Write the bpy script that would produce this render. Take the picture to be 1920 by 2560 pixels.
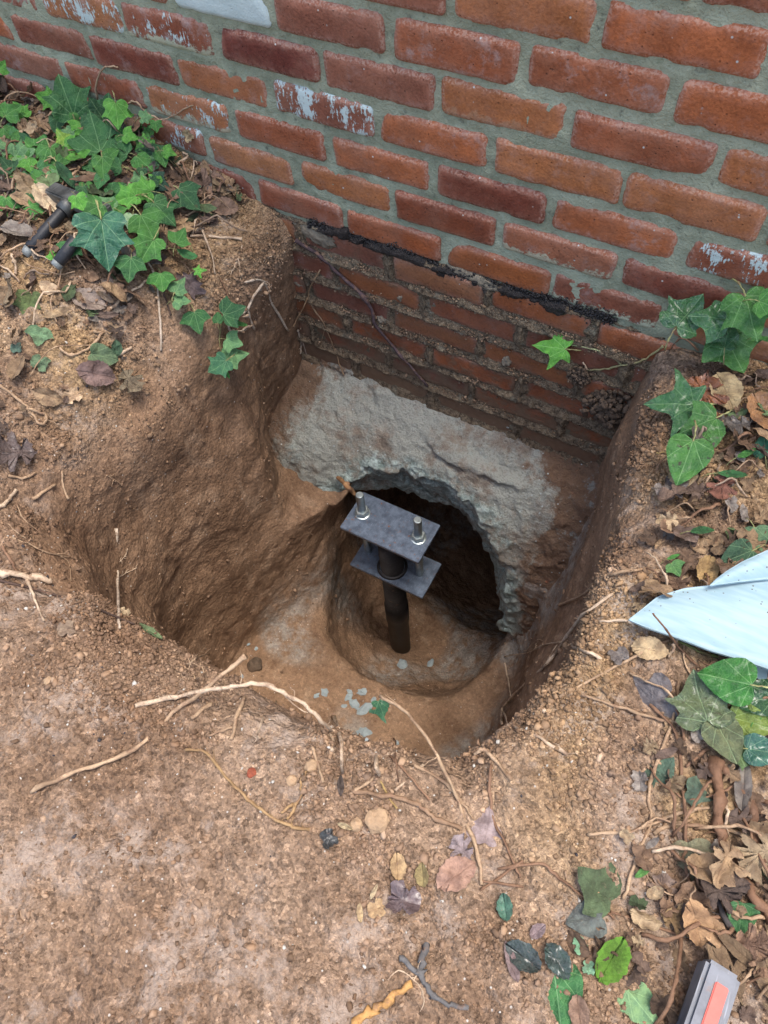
import bpy, math, random
import numpy as np
from mathutils import Vector, Matrix
from mathutils.bvhtree import BVHTree

random.seed(7)
rng = np.random.default_rng(7)
for o in list(bpy.data.objects):
    bpy.data.objects.remove(o)
scene = bpy.context.scene
COL = scene.collection

# ------------------------------------------------------------------ camera, sky, sun, exposure
F_PX = 1830.3                      # focal length in pixels of the 1920 x 2560 photograph
CAM = np.array([0.6588640, -0.9647371, 0.9065488])
ROT = np.array([[0.8690544, 0.4911674, -0.0591522],
                [0.3910270, -0.7552234, -0.5260566],
                [-0.3030550, 0.4340417, -0.8483899]])     # rows: image right, image down, forward
cam_d = bpy.data.cameras.new('camera')
cam_d.sensor_fit = 'VERTICAL'
cam_d.sensor_height = 36.0
cam_d.lens = 36.0 * F_PX / 2560.0
cam_d.clip_start = 0.02
cam_d.clip_end = 200
cam_o = bpy.data.objects.new('camera', cam_d)
COL.objects.link(cam_o)
M = Matrix.Identity(4)
for i in range(3):
    M[i][0] = ROT[0][i]; M[i][1] = -ROT[1][i]; M[i][2] = -ROT[2][i]; M[i][3] = CAM[i]
cam_o.matrix_world = M
scene.camera = cam_o
scene.cycles.diffuse_bounces = 2

SUN_EL, SUN_AZ = math.radians(79), math.radians(70)   # azimuth clockwise from +Y
world = bpy.data.worlds.new('World'); scene.world = world
world.use_nodes = True
wn = world.node_tree
bg = wn.nodes['Background']
sky = wn.nodes.new('ShaderNodeTexSky')
sky.sky_type = 'NISHITA'; sky.sun_disc = False
sky.sun_elevation = SUN_EL; sky.sun_rotation = SUN_AZ
sky.dust_density = 4.0; sky.air_density = 1.0; sky.ozone_density = 1.0
wn.links.new(sky.outputs[0], bg.inputs[0])
bg.inputs[1].default_value = 0.15
sun_d = bpy.data.lights.new('sun', 'SUN')
sun_d.energy = 1.15; sun_d.angle = math.radians(20); sun_d.color = (1.0, 0.95, 0.88)
sun_o = bpy.data.objects.new('sun', sun_d); COL.objects.link(sun_o)
sd = Vector((math.sin(SUN_AZ) * math.cos(SUN_EL), math.cos(SUN_AZ) * math.cos(SUN_EL), math.sin(SUN_EL)))
sun_o.rotation_euler = sd.to_track_quat('Z', 'Y').to_euler()
sun_o.location = (0, -2, 6)
vs = scene.view_settings
vs.view_transform = 'Standard'; vs.look = 'None'; vs.gamma = 1.0; vs.use_curve_mapping = False
vs.exposure = 1.17

# ------------------------------------------------------------------ numpy helpers
_perm = rng.permutation(256).astype(np.int32)
_perm = np.concatenate([_perm, _perm, _perm])
_g = rng.normal(size=(256, 3)).astype(np.float32)
_g /= np.linalg.norm(_g, axis=1)[:, None]

def perlin(x, y, z):
    x = np.asarray(x, np.float32); y = np.asarray(y, np.float32); z = np.asarray(z, np.float32)
    x, y, z = np.broadcast_arrays(x, y, z)
    xf = np.floor(x); yf = np.floor(y); zf = np.floor(z)
    xi = xf.astype(np.int32) & 255; yi = yf.astype(np.int32) & 255; zi = zf.astype(np.int32) & 255
    x = x - xf; y = y - yf; z = z - zf
    u = x * x * x * (x * (x * 6 - 15) + 10); v = y * y * y * (y * (y * 6 - 15) + 10); w = z * z * z * (z * (z * 6 - 15) + 10)
    def gr(i, j, k):
        g = _g[_perm[_perm[_perm[xi + i] + yi + j] + zi + k]]
        return g[..., 0] * (x - i) + g[..., 1] * (y - j) + g[..., 2] * (z - k)
    a = gr(0, 0, 0) * (1 - u) + gr(1, 0, 0) * u
    b = gr(0, 1, 0) * (1 - u) + gr(1, 1, 0) * u
    c = gr(0, 0, 1) * (1 - u) + gr(1, 0, 1) * u
    d = gr(0, 1, 1) * (1 - u) + gr(1, 1, 1) * u
    return ((a * (1 - v) + b * v) * (1 - w) + (c * (1 - v) + d * v) * w) * 1.5

def ss(a, b, x):
    t = np.clip((x - a) / (b - a), 0, 1)
    return t * t * (3 - 2 * t)

def smax(a, b, k):
    h = np.clip(0.5 + 0.5 * (a - b) / k, 0, 1)
    return b * (1 - h) + a * h + k * h * (1 - h)

def mesh_np(name, V, faces, n, smooth=True):
    """V (nv,3); faces (nf,n) int array"""
    me = bpy.data.meshes.new(name)
    V = np.ascontiguousarray(V, np.float32); faces = np.ascontiguousarray(faces, np.int32)
    me.vertices.add(len(V)); me.vertices.foreach_set('co', V.ravel())
    me.loops.add(faces.size); me.loops.foreach_set('vertex_index', faces.ravel())
    me.polygons.add(len(faces))
    me.polygons.foreach_set('loop_start', np.arange(0, faces.size, n, dtype=np.int32))
    if smooth:
        me.polygons.foreach_set('use_smooth', np.ones(len(faces), bool))
    me.update(calc_edges=True)
    return me

def set_attr(me, name, vals):
    a = me.attributes.new(name, 'FLOAT', 'POINT')
    a.data.foreach_set('value', np.ascontiguousarray(vals, np.float32))

def surface_nets(F, org, h):
    s = F < 0
    nx, ny, nz = F.shape
    cnt = np.zeros((nx - 1, ny - 1, nz - 1), np.uint8)
    for i in (0, 1):
        for j in (0, 1):
            for k in (0, 1):
                cnt += s[i:nx - 1 + i, j:ny - 1 + j, k:nz - 1 + k]
    act = (cnt > 0) & (cnt < 8)
    ids = np.argwhere(act)
    idx = np.full(act.shape, -1, np.int32)
    idx[act] = np.arange(len(ids), dtype=np.int32)
    vals = {}
    for i in (0, 1):
        for j in (0, 1):
            for k in (0, 1):
                vals[(i, j, k)] = F[ids[:, 0] + i, ids[:, 1] + j, ids[:, 2] + k]
    acc = np.zeros((len(ids), 3), np.float32); num = np.zeros(len(ids), np.float32)
    for c in list(vals):
        for ax in range(3):
            if c[ax] == 0:
                d = list(c); d[ax] = 1; d = tuple(d)
                a, b = vals[c], vals[d]
                m = (a < 0) != (b < 0)
                t = np.where(m, a / np.where(m, a - b, 1), 0)
                p = np.array(c, np.float32)[None, :].repeat(len(ids), 0)
                p[:, ax] = t
                acc += p * m[:, None]; num += m
    V = (ids + acc / num[:, None]) * h + np.array(org)
    Q = []
    sl = slice
    for ax in range(3):
        a = [sl(1, -1)] * 3; b = [sl(1, -1)] * 3
        a[ax] = sl(0, -1); b[ax] = sl(1, None)
        sa, sb = s[tuple(a)], s[tuple(b)]
        for flip, m in ((False, sa & ~sb), (True, ~sa & sb)):
            e = np.argwhere(m)
            off = [1, 1, 1]; off[ax] = 0
            e = e + np.array(off)
            o1, o2 = [(1, 2), (2, 0), (0, 1)][ax]
            def cell(d1, d2):
                q = e.copy(); q[:, o1] += d1; q[:, o2] += d2
                return idx[q[:, 0], q[:, 1], q[:, 2]]
            quad = np.stack([cell(-1, -1), cell(0, -1), cell(0, 0), cell(-1, 0)], 1)
            if flip: quad = quad[:, ::-1]
            Q.append(quad)
    Q = np.concatenate(Q)
    return V, Q[(Q >= 0).all(1)]

def eval_band(fn, lo, hi, h, step=4, band=0.055):
    n = [int(math.ceil((hi[i] - lo[i]) / h / step)) * step for i in range(3)]
    ax = [lo[i] + h * np.arange(n[i] + 1) for i in range(3)]
    cx = [lo[i] + h * step * (np.arange(n[i] // step) + 0.5) for i in range(3)]
    X, Y, Z = np.meshgrid(*cx, indexing='ij')
    Fc = fn(X.ravel(), Y.ravel(), Z.ravel(), False).reshape(X.shape).astype(np.float32)
    F = Fc
    for a in range(3):
        F = np.repeat(F, step, axis=a)
    F = np.pad(F, ((0, 1),) * 3, mode='edge')
    near = np.abs(F) < band
    ii = np.argwhere(near)
    f = fn(ax[0][ii[:, 0]], ax[1][ii[:, 1]], ax[2][ii[:, 2]], True)
    F[near] = f
    return F

# ------------------------------------------------------------------ object helpers
def link(o, parent=None):
    COL.objects.link(o)
    if parent is not None: o.parent = parent
    return o

def tag(o, label=None, cat=None, group=None, kind=None):
    if label: o['label'] = label
    if cat: o['category'] = cat
    if group: o['group'] = group
    if kind: o['kind'] = kind
    return o

def empty(name, loc, label, cat, group=None):
    o = bpy.data.objects.new(name, None); o.location = loc; o.empty_display_size = 0.03
    link(o)
    return tag(o, label, cat, group)

def obj(name, me, mat=None, parent=None, world_loc=True):
    o = bpy.data.objects.new(name, me)
    link(o, parent)
    if parent is not None and world_loc:
        o.matrix_parent_inverse = Matrix.Translation(-Vector(parent.location))
    if mat is not None:
        me.materials.clear(); me.materials.append(mat)
    return o

# ------------------------------------------------------------------ shader helpers
class NT:
    def __init__(self, name):
        self.m = bpy.data.materials.new(name); self.m.use_nodes = True
        self.t = self.m.node_tree; self.t.nodes.clear()
        self.out = self.t.nodes.new('ShaderNodeOutputMaterial')
        self.bsdf = self.t.nodes.new('ShaderNodeBsdfPrincipled')
        self.t.links.new(self.bsdf.outputs[0], self.out.inputs[0])
    def put(self, sock, v):
        if isinstance(v, bpy.types.NodeSocket): self.t.links.new(v, sock)
        elif v is not None:
            try: sock.default_value = v
            except Exception: sock.default_value = (*v, 1.0) if len(v) == 3 else v
    def n(self, typ, out=0, props=None, **ins):
        nd = self.t.nodes.new('ShaderNode' + typ)
        for k, v in (props or {}).items(): setattr(nd, k, v)
        for k, v in ins.items():
            key = int(k[1:]) if k[0] == 'i' and k[1:].isdigit() else k.replace('_', ' ')
            self.put(nd.inputs[key], v)
        return nd.outputs[out]
    def math(self, op, a, b=None, c=None, clamp=False):
        nd = self.t.nodes.new('ShaderNodeMath'); nd.operation = op; nd.use_clamp = clamp
        self.put(nd.inputs[0], a)
        if b is not None: self.put(nd.inputs[1], b)
        if c is not None: self.put(nd.inputs[2], c)
        return nd.outputs[0]
    def mix(self, f, a, b, blend='MIX'):
        nd = self.t.nodes.new('ShaderNodeMix'); nd.data_type = 'RGBA'; nd.blend_type = blend
        self.put(nd.inputs[0], f); self.put(nd.inputs[6], a); self.put(nd.inputs[7], b)
        return nd.outputs[2]
    def ramp(self, f, stops, interp='LINEAR'):
        nd = self.t.nodes.new('ShaderNodeValToRGB'); self.put(nd.inputs[0], f)
        r = nd.color_ramp; r.interpolation = interp
        while len(r.elements) < len(stops): r.elements.new(0.5)
        for e, (p, c) in zip(r.elements, stops):
            e.position = p; e.color = (*c, 1) if len(c) == 3 else c
        return nd.outputs[0]
    def step(self, f, a, b):
        nd = self.t.nodes.new('ShaderNodeMapRange'); nd.interpolation_type = 'SMOOTHSTEP'
        self.put(nd.inputs[0], f); nd.inputs[1].default_value = a; nd.inputs[2].default_value = b
        return nd.outputs[0]
    def noise(self, vec, scale, detail=3, rough=0.55, dist=0.0, out=0):
        return self.n('TexNoise', out, None, Vector=vec, Scale=scale, Detail=detail, Roughness=rough, Distortion=dist)
    def vor(self, vec, scale, out=0, feature='F1', rand=1.0):
        return self.n('TexVoronoi', out, {'feature': feature}, Vector=vec, Scale=scale, Randomness=rand)
    def attr(self, name, typ='GEOMETRY', out='Fac'):
        nd = self.t.nodes.new('ShaderNodeAttribute'); nd.attribute_name = name; nd.attribute_type = typ
        return nd.outputs[out]
    def pos(self): return self.t.nodes.new('ShaderNodeNewGeometry').outputs['Position']
    def objco(self): return self.t.nodes.new('ShaderNodeTexCoord').outputs['Object']
    def rnd(self): return self.t.nodes.new('ShaderNodeObjectInfo').outputs['Random']
    def vadd(self, v, off, sc=None):
        nd = self.t.nodes.new('ShaderNodeVectorMath'); nd.operation = 'MULTIPLY_ADD'
        self.put(nd.inputs[0], v); nd.inputs[1].default_value = sc or (1, 1, 1); self.put(nd.inputs[2], off)
        return nd.outputs[0]
    def bump(self, h, strength, dist, prev=None):
        nd = self.t.nodes.new('ShaderNodeBump'); nd.inputs['Strength'].default_value = strength
        nd.inputs['Distance'].default_value = dist
        self.put(nd.inputs['Height'], h)
        if prev is not None: self.put(nd.inputs['Normal'], prev)
        return nd.outputs[0]
    def done(self, color, rough=0.8, normal=None, **kw):
        self.put(self.bsdf.inputs['Base Color'], color)
        self.put(self.bsdf.inputs['Roughness'], rough)
        if normal is not None: self.put(self.bsdf.inputs['Normal'], normal)
        for k, v in kw.items(): self.put(self.bsdf.inputs[k.replace('_', ' ')], v)
        return self.m

# ------------------------------------------------------------------ materials
def soil_material(name, crumb=False):
    t = NT(name); p = t.pos()
    big = t.noise(p, 3.2, 4, 0.6); mid = t.noise(p, 17, 4, 0.65); fine = t.noise(p, 120, 3, 0.7); grain = t.noise(p, 420, 2, 0.6)
    top = t.mix(t.step(big, 0.35, 0.66), (0.195, 0.123, 0.077), (0.295, 0.203, 0.136))
    top = t.mix(t.math('MULTIPLY', t.step(mid, 0.5, 0.75), 0.65), top, (0.40, 0.285, 0.205))
    top = t.mix(t.math('MULTIPLY', t.step(mid, 0.48, 0.25), 0.55), top, (0.16, 0.095, 0.057))
    yel = t.mix(t.step(mid, 0.3, 0.7), (0.25, 0.16, 0.082), (0.43, 0.30, 0.165))
    if crumb:
        col = t.mix(t.math('MULTIPLY', t.attr('yel'), 0.75), top, yel)
        c = t.attr('rnd')
        tone = t.ramp(c, [(0, (0.62, 0.6, 0.58)), (0.35, (0.9, 0.88, 0.87)), (0.8, (1.15, 1.12, 1.1)), (0.93, (1.5, 1.45, 1.35)), (1, (1.8, 1.9, 1.95))])
        col = t.mix(1.0, col, tone, 'MULTIPLY')
        return t.done(col, 0.9, t.bump(t.noise(p, 500, 2), 0.5, 0.001), Specular_IOR_Level=0.25)
    dugc = t.mix(t.step(t.noise(p, 6, 5, 0.6, 0.6), 0.3, 0.7), (0.165, 0.097, 0.056), (0.275, 0.172, 0.105))
    dugc = t.mix(t.math('MULTIPLY', t.step(mid, 0.55, 0.8), 0.5), dugc, (0.36, 0.24, 0.155))
    stv = t.vadd(p, (0, 0, 0), (1.0, 1.0, 0.35))
    dugc = t.mix(t.math('MULTIPLY', t.step(t.noise(stv, 13, 6, 0.72, 0.8), 0.52, 0.68), 0.5), dugc, (0.36, 0.25, 0.165))
    dugc = t.mix(t.math('MULTIPLY', t.step(t.noise(stv, 21, 6, 0.75, 0.5), 0.48, 0.33), 0.55), dugc, (0.11, 0.058, 0.033))
    col = t.mix(t.attr('yel'), top, yel)
    col = t.mix(t.attr('dug'), col, dugc)
    col = t.mix(t.math('MULTIPLY', t.attr('grey'), t.step(t.noise(p, 26, 5, 0.7), 0.35, 0.62)), col, (0.30, 0.285, 0.255))
    # grain: every crumb has a tone of its own
    v1 = t.vor(p, 170, 1); g1 = t.n('SeparateColor', 0, None, i0=v1)
    v2 = t.vor(p, 420, 1); g2 = t.n('SeparateColor', 0, None, i0=v2)
    tone = t.math('ADD', t.math('MULTIPLY', g1, 0.55), t.math('MULTIPLY', g2, 0.45))
    amt = t.math('SUBTRACT', 1.0, t.math('MULTIPLY', t.attr('dug'), 0.55))
    tonec = t.ramp(tone, [(0.0, (0.36, 0.34, 0.32)), (0.45, (0.95, 0.95, 0.95)), (0.78, (1.35, 1.35, 1.32)), (1, (2.1, 2.15, 2.15))])
    col = t.mix(amt, col, t.mix(1.0, col, tonec, 'MULTIPLY'))
    specks = t.math('MULTIPLY', t.step(t.vor(p, 95, 0), 0.16, 0.08), t.step(t.n('SeparateColor', 1, None, i0=t.vor(p, 95, 1)), 0.78, 0.84))
    col = t.mix(t.math('MULTIPLY', specks, 0.8), col, (0.62, 0.58, 0.52))
    # smeared pale dry patches where the soil was trodden
    col = t.mix(t.math('MULTIPLY', t.math('MULTIPLY', t.step(t.noise(p, 8, 7, 0.74), 0.50, 0.66), t.math('SUBTRACT', 1.0, t.attr('dug'))), 0.8), col, (0.43, 0.345, 0.28))
    h = t.math('ADD', t.math('MULTIPLY', t.vor(p, 150, 0), -0.6), t.math('ADD', t.math('MULTIPLY', fine, 0.9), t.math('MULTIPLY', grain, 0.5)))
    hh = t.math('ADD', h, t.math('MULTIPLY', mid, 1.2))
    nrm = t.bump(hh, 0.95, 0.0075)
    t.put(nrm.node.inputs['Strength'], t.math('SUBTRACT', 0.9, t.math('MULTIPLY', t.attr('dug'), 0.45)))
    return t.done(col, t.math('ADD', 0.72, t.math('MULTIPLY', mid, 0.25)), nrm, Specular_IOR_Level=0.3)

def brick_material():
    t = NT('brick_clay'); p = t.pos(); r = t.rnd()
    base = t.ramp(r, [(0.0, (0.40, 0.124, 0.045)), (0.16, (0.295, 0.094, 0.046)), (0.30, (0.43, 0.158, 0.056)), (0.45, (0.33, 0.118, 0.058)), (0.60, (0.435, 0.134, 0.047)), (0.74, (0.28, 0.106, 0.062)), (0.88, (0.41, 0.172, 0.072)), (1.0, (0.36, 0.105, 0.043))], 'CONSTANT')
    red = t.attr('red', 'OBJECT')
    base = t.mix(red, base, (0.165, 0.042, 0.028))
    off = t.n('CombineXYZ', 0, None, X=t.math('MULTIPLY', r, 40.0), Y=0.0, Z=t.math('MULTIPLY', r, 17.0))
    q = t.vadd(p, off)
    n1 = t.noise(q, 13, 5, 0.65); n2 = t.noise(q, 70, 4, 0.7); n3 = t.noise(q, 260, 3, 0.6)
    col = t.mix(t.step(n1, 0.3, 0.75), t.mix(1.0, base, (0.72, 0.70, 0.70), 'MULTIPLY'), t.mix(1.0, base, (1.22, 1.25, 1.25), 'MULTIPLY'))
    col = t.mix(t.math('MULTIPLY', t.step(n2, 0.52, 0.8), 0.6), col, t.mix(1.0, base, (0.5, 0.42, 0.42), 'MULTIPLY'))
    # rubbed pinkish edges
    edge = t.attr('edge')
    em = t.math('MULTIPLY', edge, t.step(t.math('ADD', n2, t.math('MULTIPLY', n1, 0.5)), 0.55, 0.95))
    col = t.mix(t.math('MULTIPLY', em, 0.85), col, (0.44, 0.215, 0.15))
    crust = t.math('MULTIPLY', t.step(edge, 0.45, 0.95), t.step(n3, 0.46, 0.62))
    col = t.mix(t.math('MULTIPLY', crust, 0.6), col, (0.50, 0.40, 0.33))
    col = t.mix(t.math('MULTIPLY', t.step(n3, 0.42, 0.72), 0.35), col, t.mix(1.0, base, (1.45, 1.5, 1.5), 'MULTIPLY'))
    col = t.mix(t.math('MULTIPLY', t.step(n3, 0.5, 0.28), 0.4), col, t.mix(1.0, base, (0.5, 0.45, 0.45), 'MULTIPLY'))
    # lime bloom
    bl = t.math('MULTIPLY', t.step(t.noise(q, 22, 6, 0.75), 0.5, 0.7), t.attr('bloom', 'OBJECT'))
    col = t.mix(t.math('MULTIPLY', bl, 0.75), col, (0.45, 0.35, 0.32))
    col = t.mix(t.math('MULTIPLY', t.step(t.noise(q, 7, 6, 0.7), 0.42, 0.7), 0.38), col, (0.40, 0.215, 0.14))
    # specks of mortar and paint
    sp = t.math('MULTIPLY', t.step(t.vor(q, 75, 0), 0.14, 0.07), t.step(t.n('SeparateColor', 0, None, i0=t.vor(q, 75, 1)), 0.86, 0.9))
    col = t.mix(sp, col, (0.60, 0.62, 0.58))
    # dark pits
    pit = t.math('MULTIPLY', t.step(t.vor(q, 130, 0), 0.2, 0.08), t.step(t.n('SeparateColor', 2, None, i0=t.vor(q, 130, 1)), 0.75, 0.8))
    col = t.mix(t.math('MULTIPLY', pit, 0.6), col, (0.07, 0.028, 0.018))
    # old paint, scraped thin
    streak = t.vadd(q, (0, 0, 0), (1.6, 1, 0.35))
    pn = t.math('ADD', t.math('MULTIPLY', t.noise(q, 19, 6, 0.72), 0.75), t.math('MULTIPLY', t.noise(streak, 130, 3, 0.7), 0.35))
    paint = t.attr('paint', 'OBJECT')
    pm = t.step(t.math('ADD', pn, t.math('MULTIPLY', paint, 0.45)), 0.79, 0.83)
    pm = t.math('MULTIPLY', pm, t.step(paint, 0.02, 0.1))
    col = t.mix(pm, col, t.mix(n1, (0.47, 0.60, 0.58), (0.66, 0.76, 0.74)))
    # lichen crust
    li = t.attr('lichen', 'OBJECT')
    sep = t.t.nodes.new('ShaderNodeSeparateXYZ'); t.put(sep.inputs[0], t.objco())
    low = t.step(sep.outputs['Z'], 0.008, -0.026)
    lm = t.step(t.math('ADD', t.noise(q, 30, 6, 0.78), t.math('MULTIPLY', low, 0.28)), 0.68, 0.76)
    lm = t.math('MULTIPLY', lm, li)
    col = t.mix(lm, col, t.mix(n2, (0.38, 0.42, 0.27), (0.66, 0.66, 0.5)))
    # soil clinging below the old ground line
    sz = t.t.nodes.new('ShaderNodeSeparateXYZ'); t.put(sz.inputs[0], p)
    below = t.step(sz.outputs['Z'], 0.012, -0.05)
    dn = t.step(t.math('ADD', t.math('ADD', t.noise(p, 24, 6, 0.75), t.math('MULTIPLY', edge, 0.16)), t.step(sz.outputs['Z'], -0.12, -0.75)), 0.54, 0.78)
    col = t.mix(t.math('MULTIPLY', below, 0.75), col, t.mix(1.0, col, (0.56, 0.54, 0.56), 'MULTIPLY'))
    dirt = t.math('MULTIPLY', dn, below)
    col = t.mix(t.math('MULTIPLY', dirt, 0.85), col, t.mix(n2, (0.10, 0.062, 0.036), (0.25, 0.175, 0.11)))
    wet = t.attr('wet', 'OBJECT')
    col = t.mix(t.math('MULTIPLY', wet, 0.5), col, t.mix(1.0, col, (0.75, 0.55, 0.42), 'MULTIPLY'))
    rough = t.math('SUBTRACT', 0.88, t.math('MULTIPLY', wet, t.math('MULTIPLY', t.step(n1, 0.25, 0.6), 0.58)))
    h = t.math('ADD', t.math('ADD', t.math('MULTIPLY', n2, 1.0), t.math('MULTIPLY', n3, 0.5)), t.math('ADD', t.math('MULTIPLY', pm, 0.35), t.math('ADD', t.math('MULTIPLY', lm, 0.9), t.math('MULTIPLY', dirt, 0.8))))
    h = t.math('SUBTRACT', h, pit)
    return t.done(col, rough, t.bump(h, 0.6, 0.0035), Specular_IOR_Level=0.35)

def mortar_material():
    t = NT('mortar'); p = t.pos()
    n1 = t.noise(p, 8, 5, 0.65); n2 = t.noise(p, 60, 5, 0.7); n3 = t.noise(p, 240, 3, 0.6)
    col = t.mix(t.step(n1, 0.3, 0.7), (0.26, 0.29, 0.20), (0.42, 0.455, 0.33))
    col = t.mix(t.math('MULTIPLY', t.step(n2, 0.5, 0.75), 0.6), col, (0.49, 0.53, 0.40))
    col = t.mix(t.math('MULTIPLY', t.step(n2, 0.45, 0.25), 0.7), col, (0.085, 0.09, 0.075))
    col = t.mix(t.math('MULTIPLY', t.step(t.noise(p, 35, 5, 0.7), 0.58, 0.7), 0.5), col, (0.17, 0.21, 0.12))
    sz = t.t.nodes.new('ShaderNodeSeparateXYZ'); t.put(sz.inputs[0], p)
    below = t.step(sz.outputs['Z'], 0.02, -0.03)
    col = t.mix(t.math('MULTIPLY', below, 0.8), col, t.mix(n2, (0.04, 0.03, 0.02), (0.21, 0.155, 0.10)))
    h = t.math('ADD', n2, t.math('MULTIPLY', n3, 0.6))
    return t.done(col, 0.92, t.bump(h, 0.8, 0.004), Specular_IOR_Level=0.2)

def concrete_material():
    t = NT('old_concrete'); p = t.pos()
    n1 = t.noise(p, 7, 5, 0.65); n2 = t.noise(p, 45, 5, 0.72); n3 = t.noise(p, 220, 3, 0.65)
    col = t.mix(n1, (0.29, 0.30, 0.26), (0.46, 0.47, 0.41))
    chipc = t.mix(t.step(n2, 0.35, 0.68), (0.20, 0.265, 0.24), (0.55, 0.66, 0.62))
    chip = t.math('MULTIPLY', t.attr('chip'), t.step(t.noise(p, 14, 5, 0.7), 0.3, 0.52))
    col = t.mix(chip, col, chipc)
    sand = t.step(t.noise(p, 19, 6, 0.75), 0.52, 0.68)
    col = t.mix(t.math('MULTIPLY', sand, 0.45), col, (0.44, 0.39, 0.32))
    soil = t.step(t.math('ADD', t.math('MULTIPLY', t.noise(p, 8, 8, 0.78), 1.5), t.math('MULTIPLY', t.attr('soil'), 0.62)), 1.02, 1.22)
    col = t.mix(soil, col, t.mix(n2, (0.13, 0.072, 0.042), (0.285, 0.18, 0.115)))
    blot = t.step(t.noise(p, 9, 7, 0.78), 0.47, 0.62)
    col = t.mix(t.math('MULTIPLY', blot, 0.7), col, (0.225, 0.15, 0.10))
    col = t.mix(t.math('MULTIPLY', t.step(t.noise(p, 13, 7, 0.78), 0.57, 0.66), 0.6), col, (0.33, 0.385, 0.36))
    col = t.mix(t.math('MULTIPLY', t.step(n3, 0.5, 0.3), 0.4), col, (0.10, 0.085, 0.07))
    pale = t.math('MULTIPLY', t.step(t.vor(p, 70, 0), 0.17, 0.09), t.step(t.n('SeparateColor', 0, None, i0=t.vor(p, 70, 1)), 0.8, 0.85))
    col = t.mix(pale, col, (0.55, 0.6, 0.58))
    # smear of brick dust
    br = t.math('MULTIPLY', t.step(t.noise(p, 16, 4, 0.7), 0.68, 0.74), t.step(t.attr('chip'), 0.9, 0.2))
    col = t.mix(t.math('MULTIPLY', br, 0.6), col, (0.33, 0.10, 0.045))
    dark = t.math('MULTIPLY', t.attr('chip'), t.step(n2, 0.42, 0.3))
    h = t.math('ADD', t.math('MULTIPLY', n2, 1.4), t.math('MULTIPLY', n3, 0.6))
    return t.done(col, 0.9, t.bump(h, 1.0, 0.009), Specular_IOR_Level=0.25)

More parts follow.
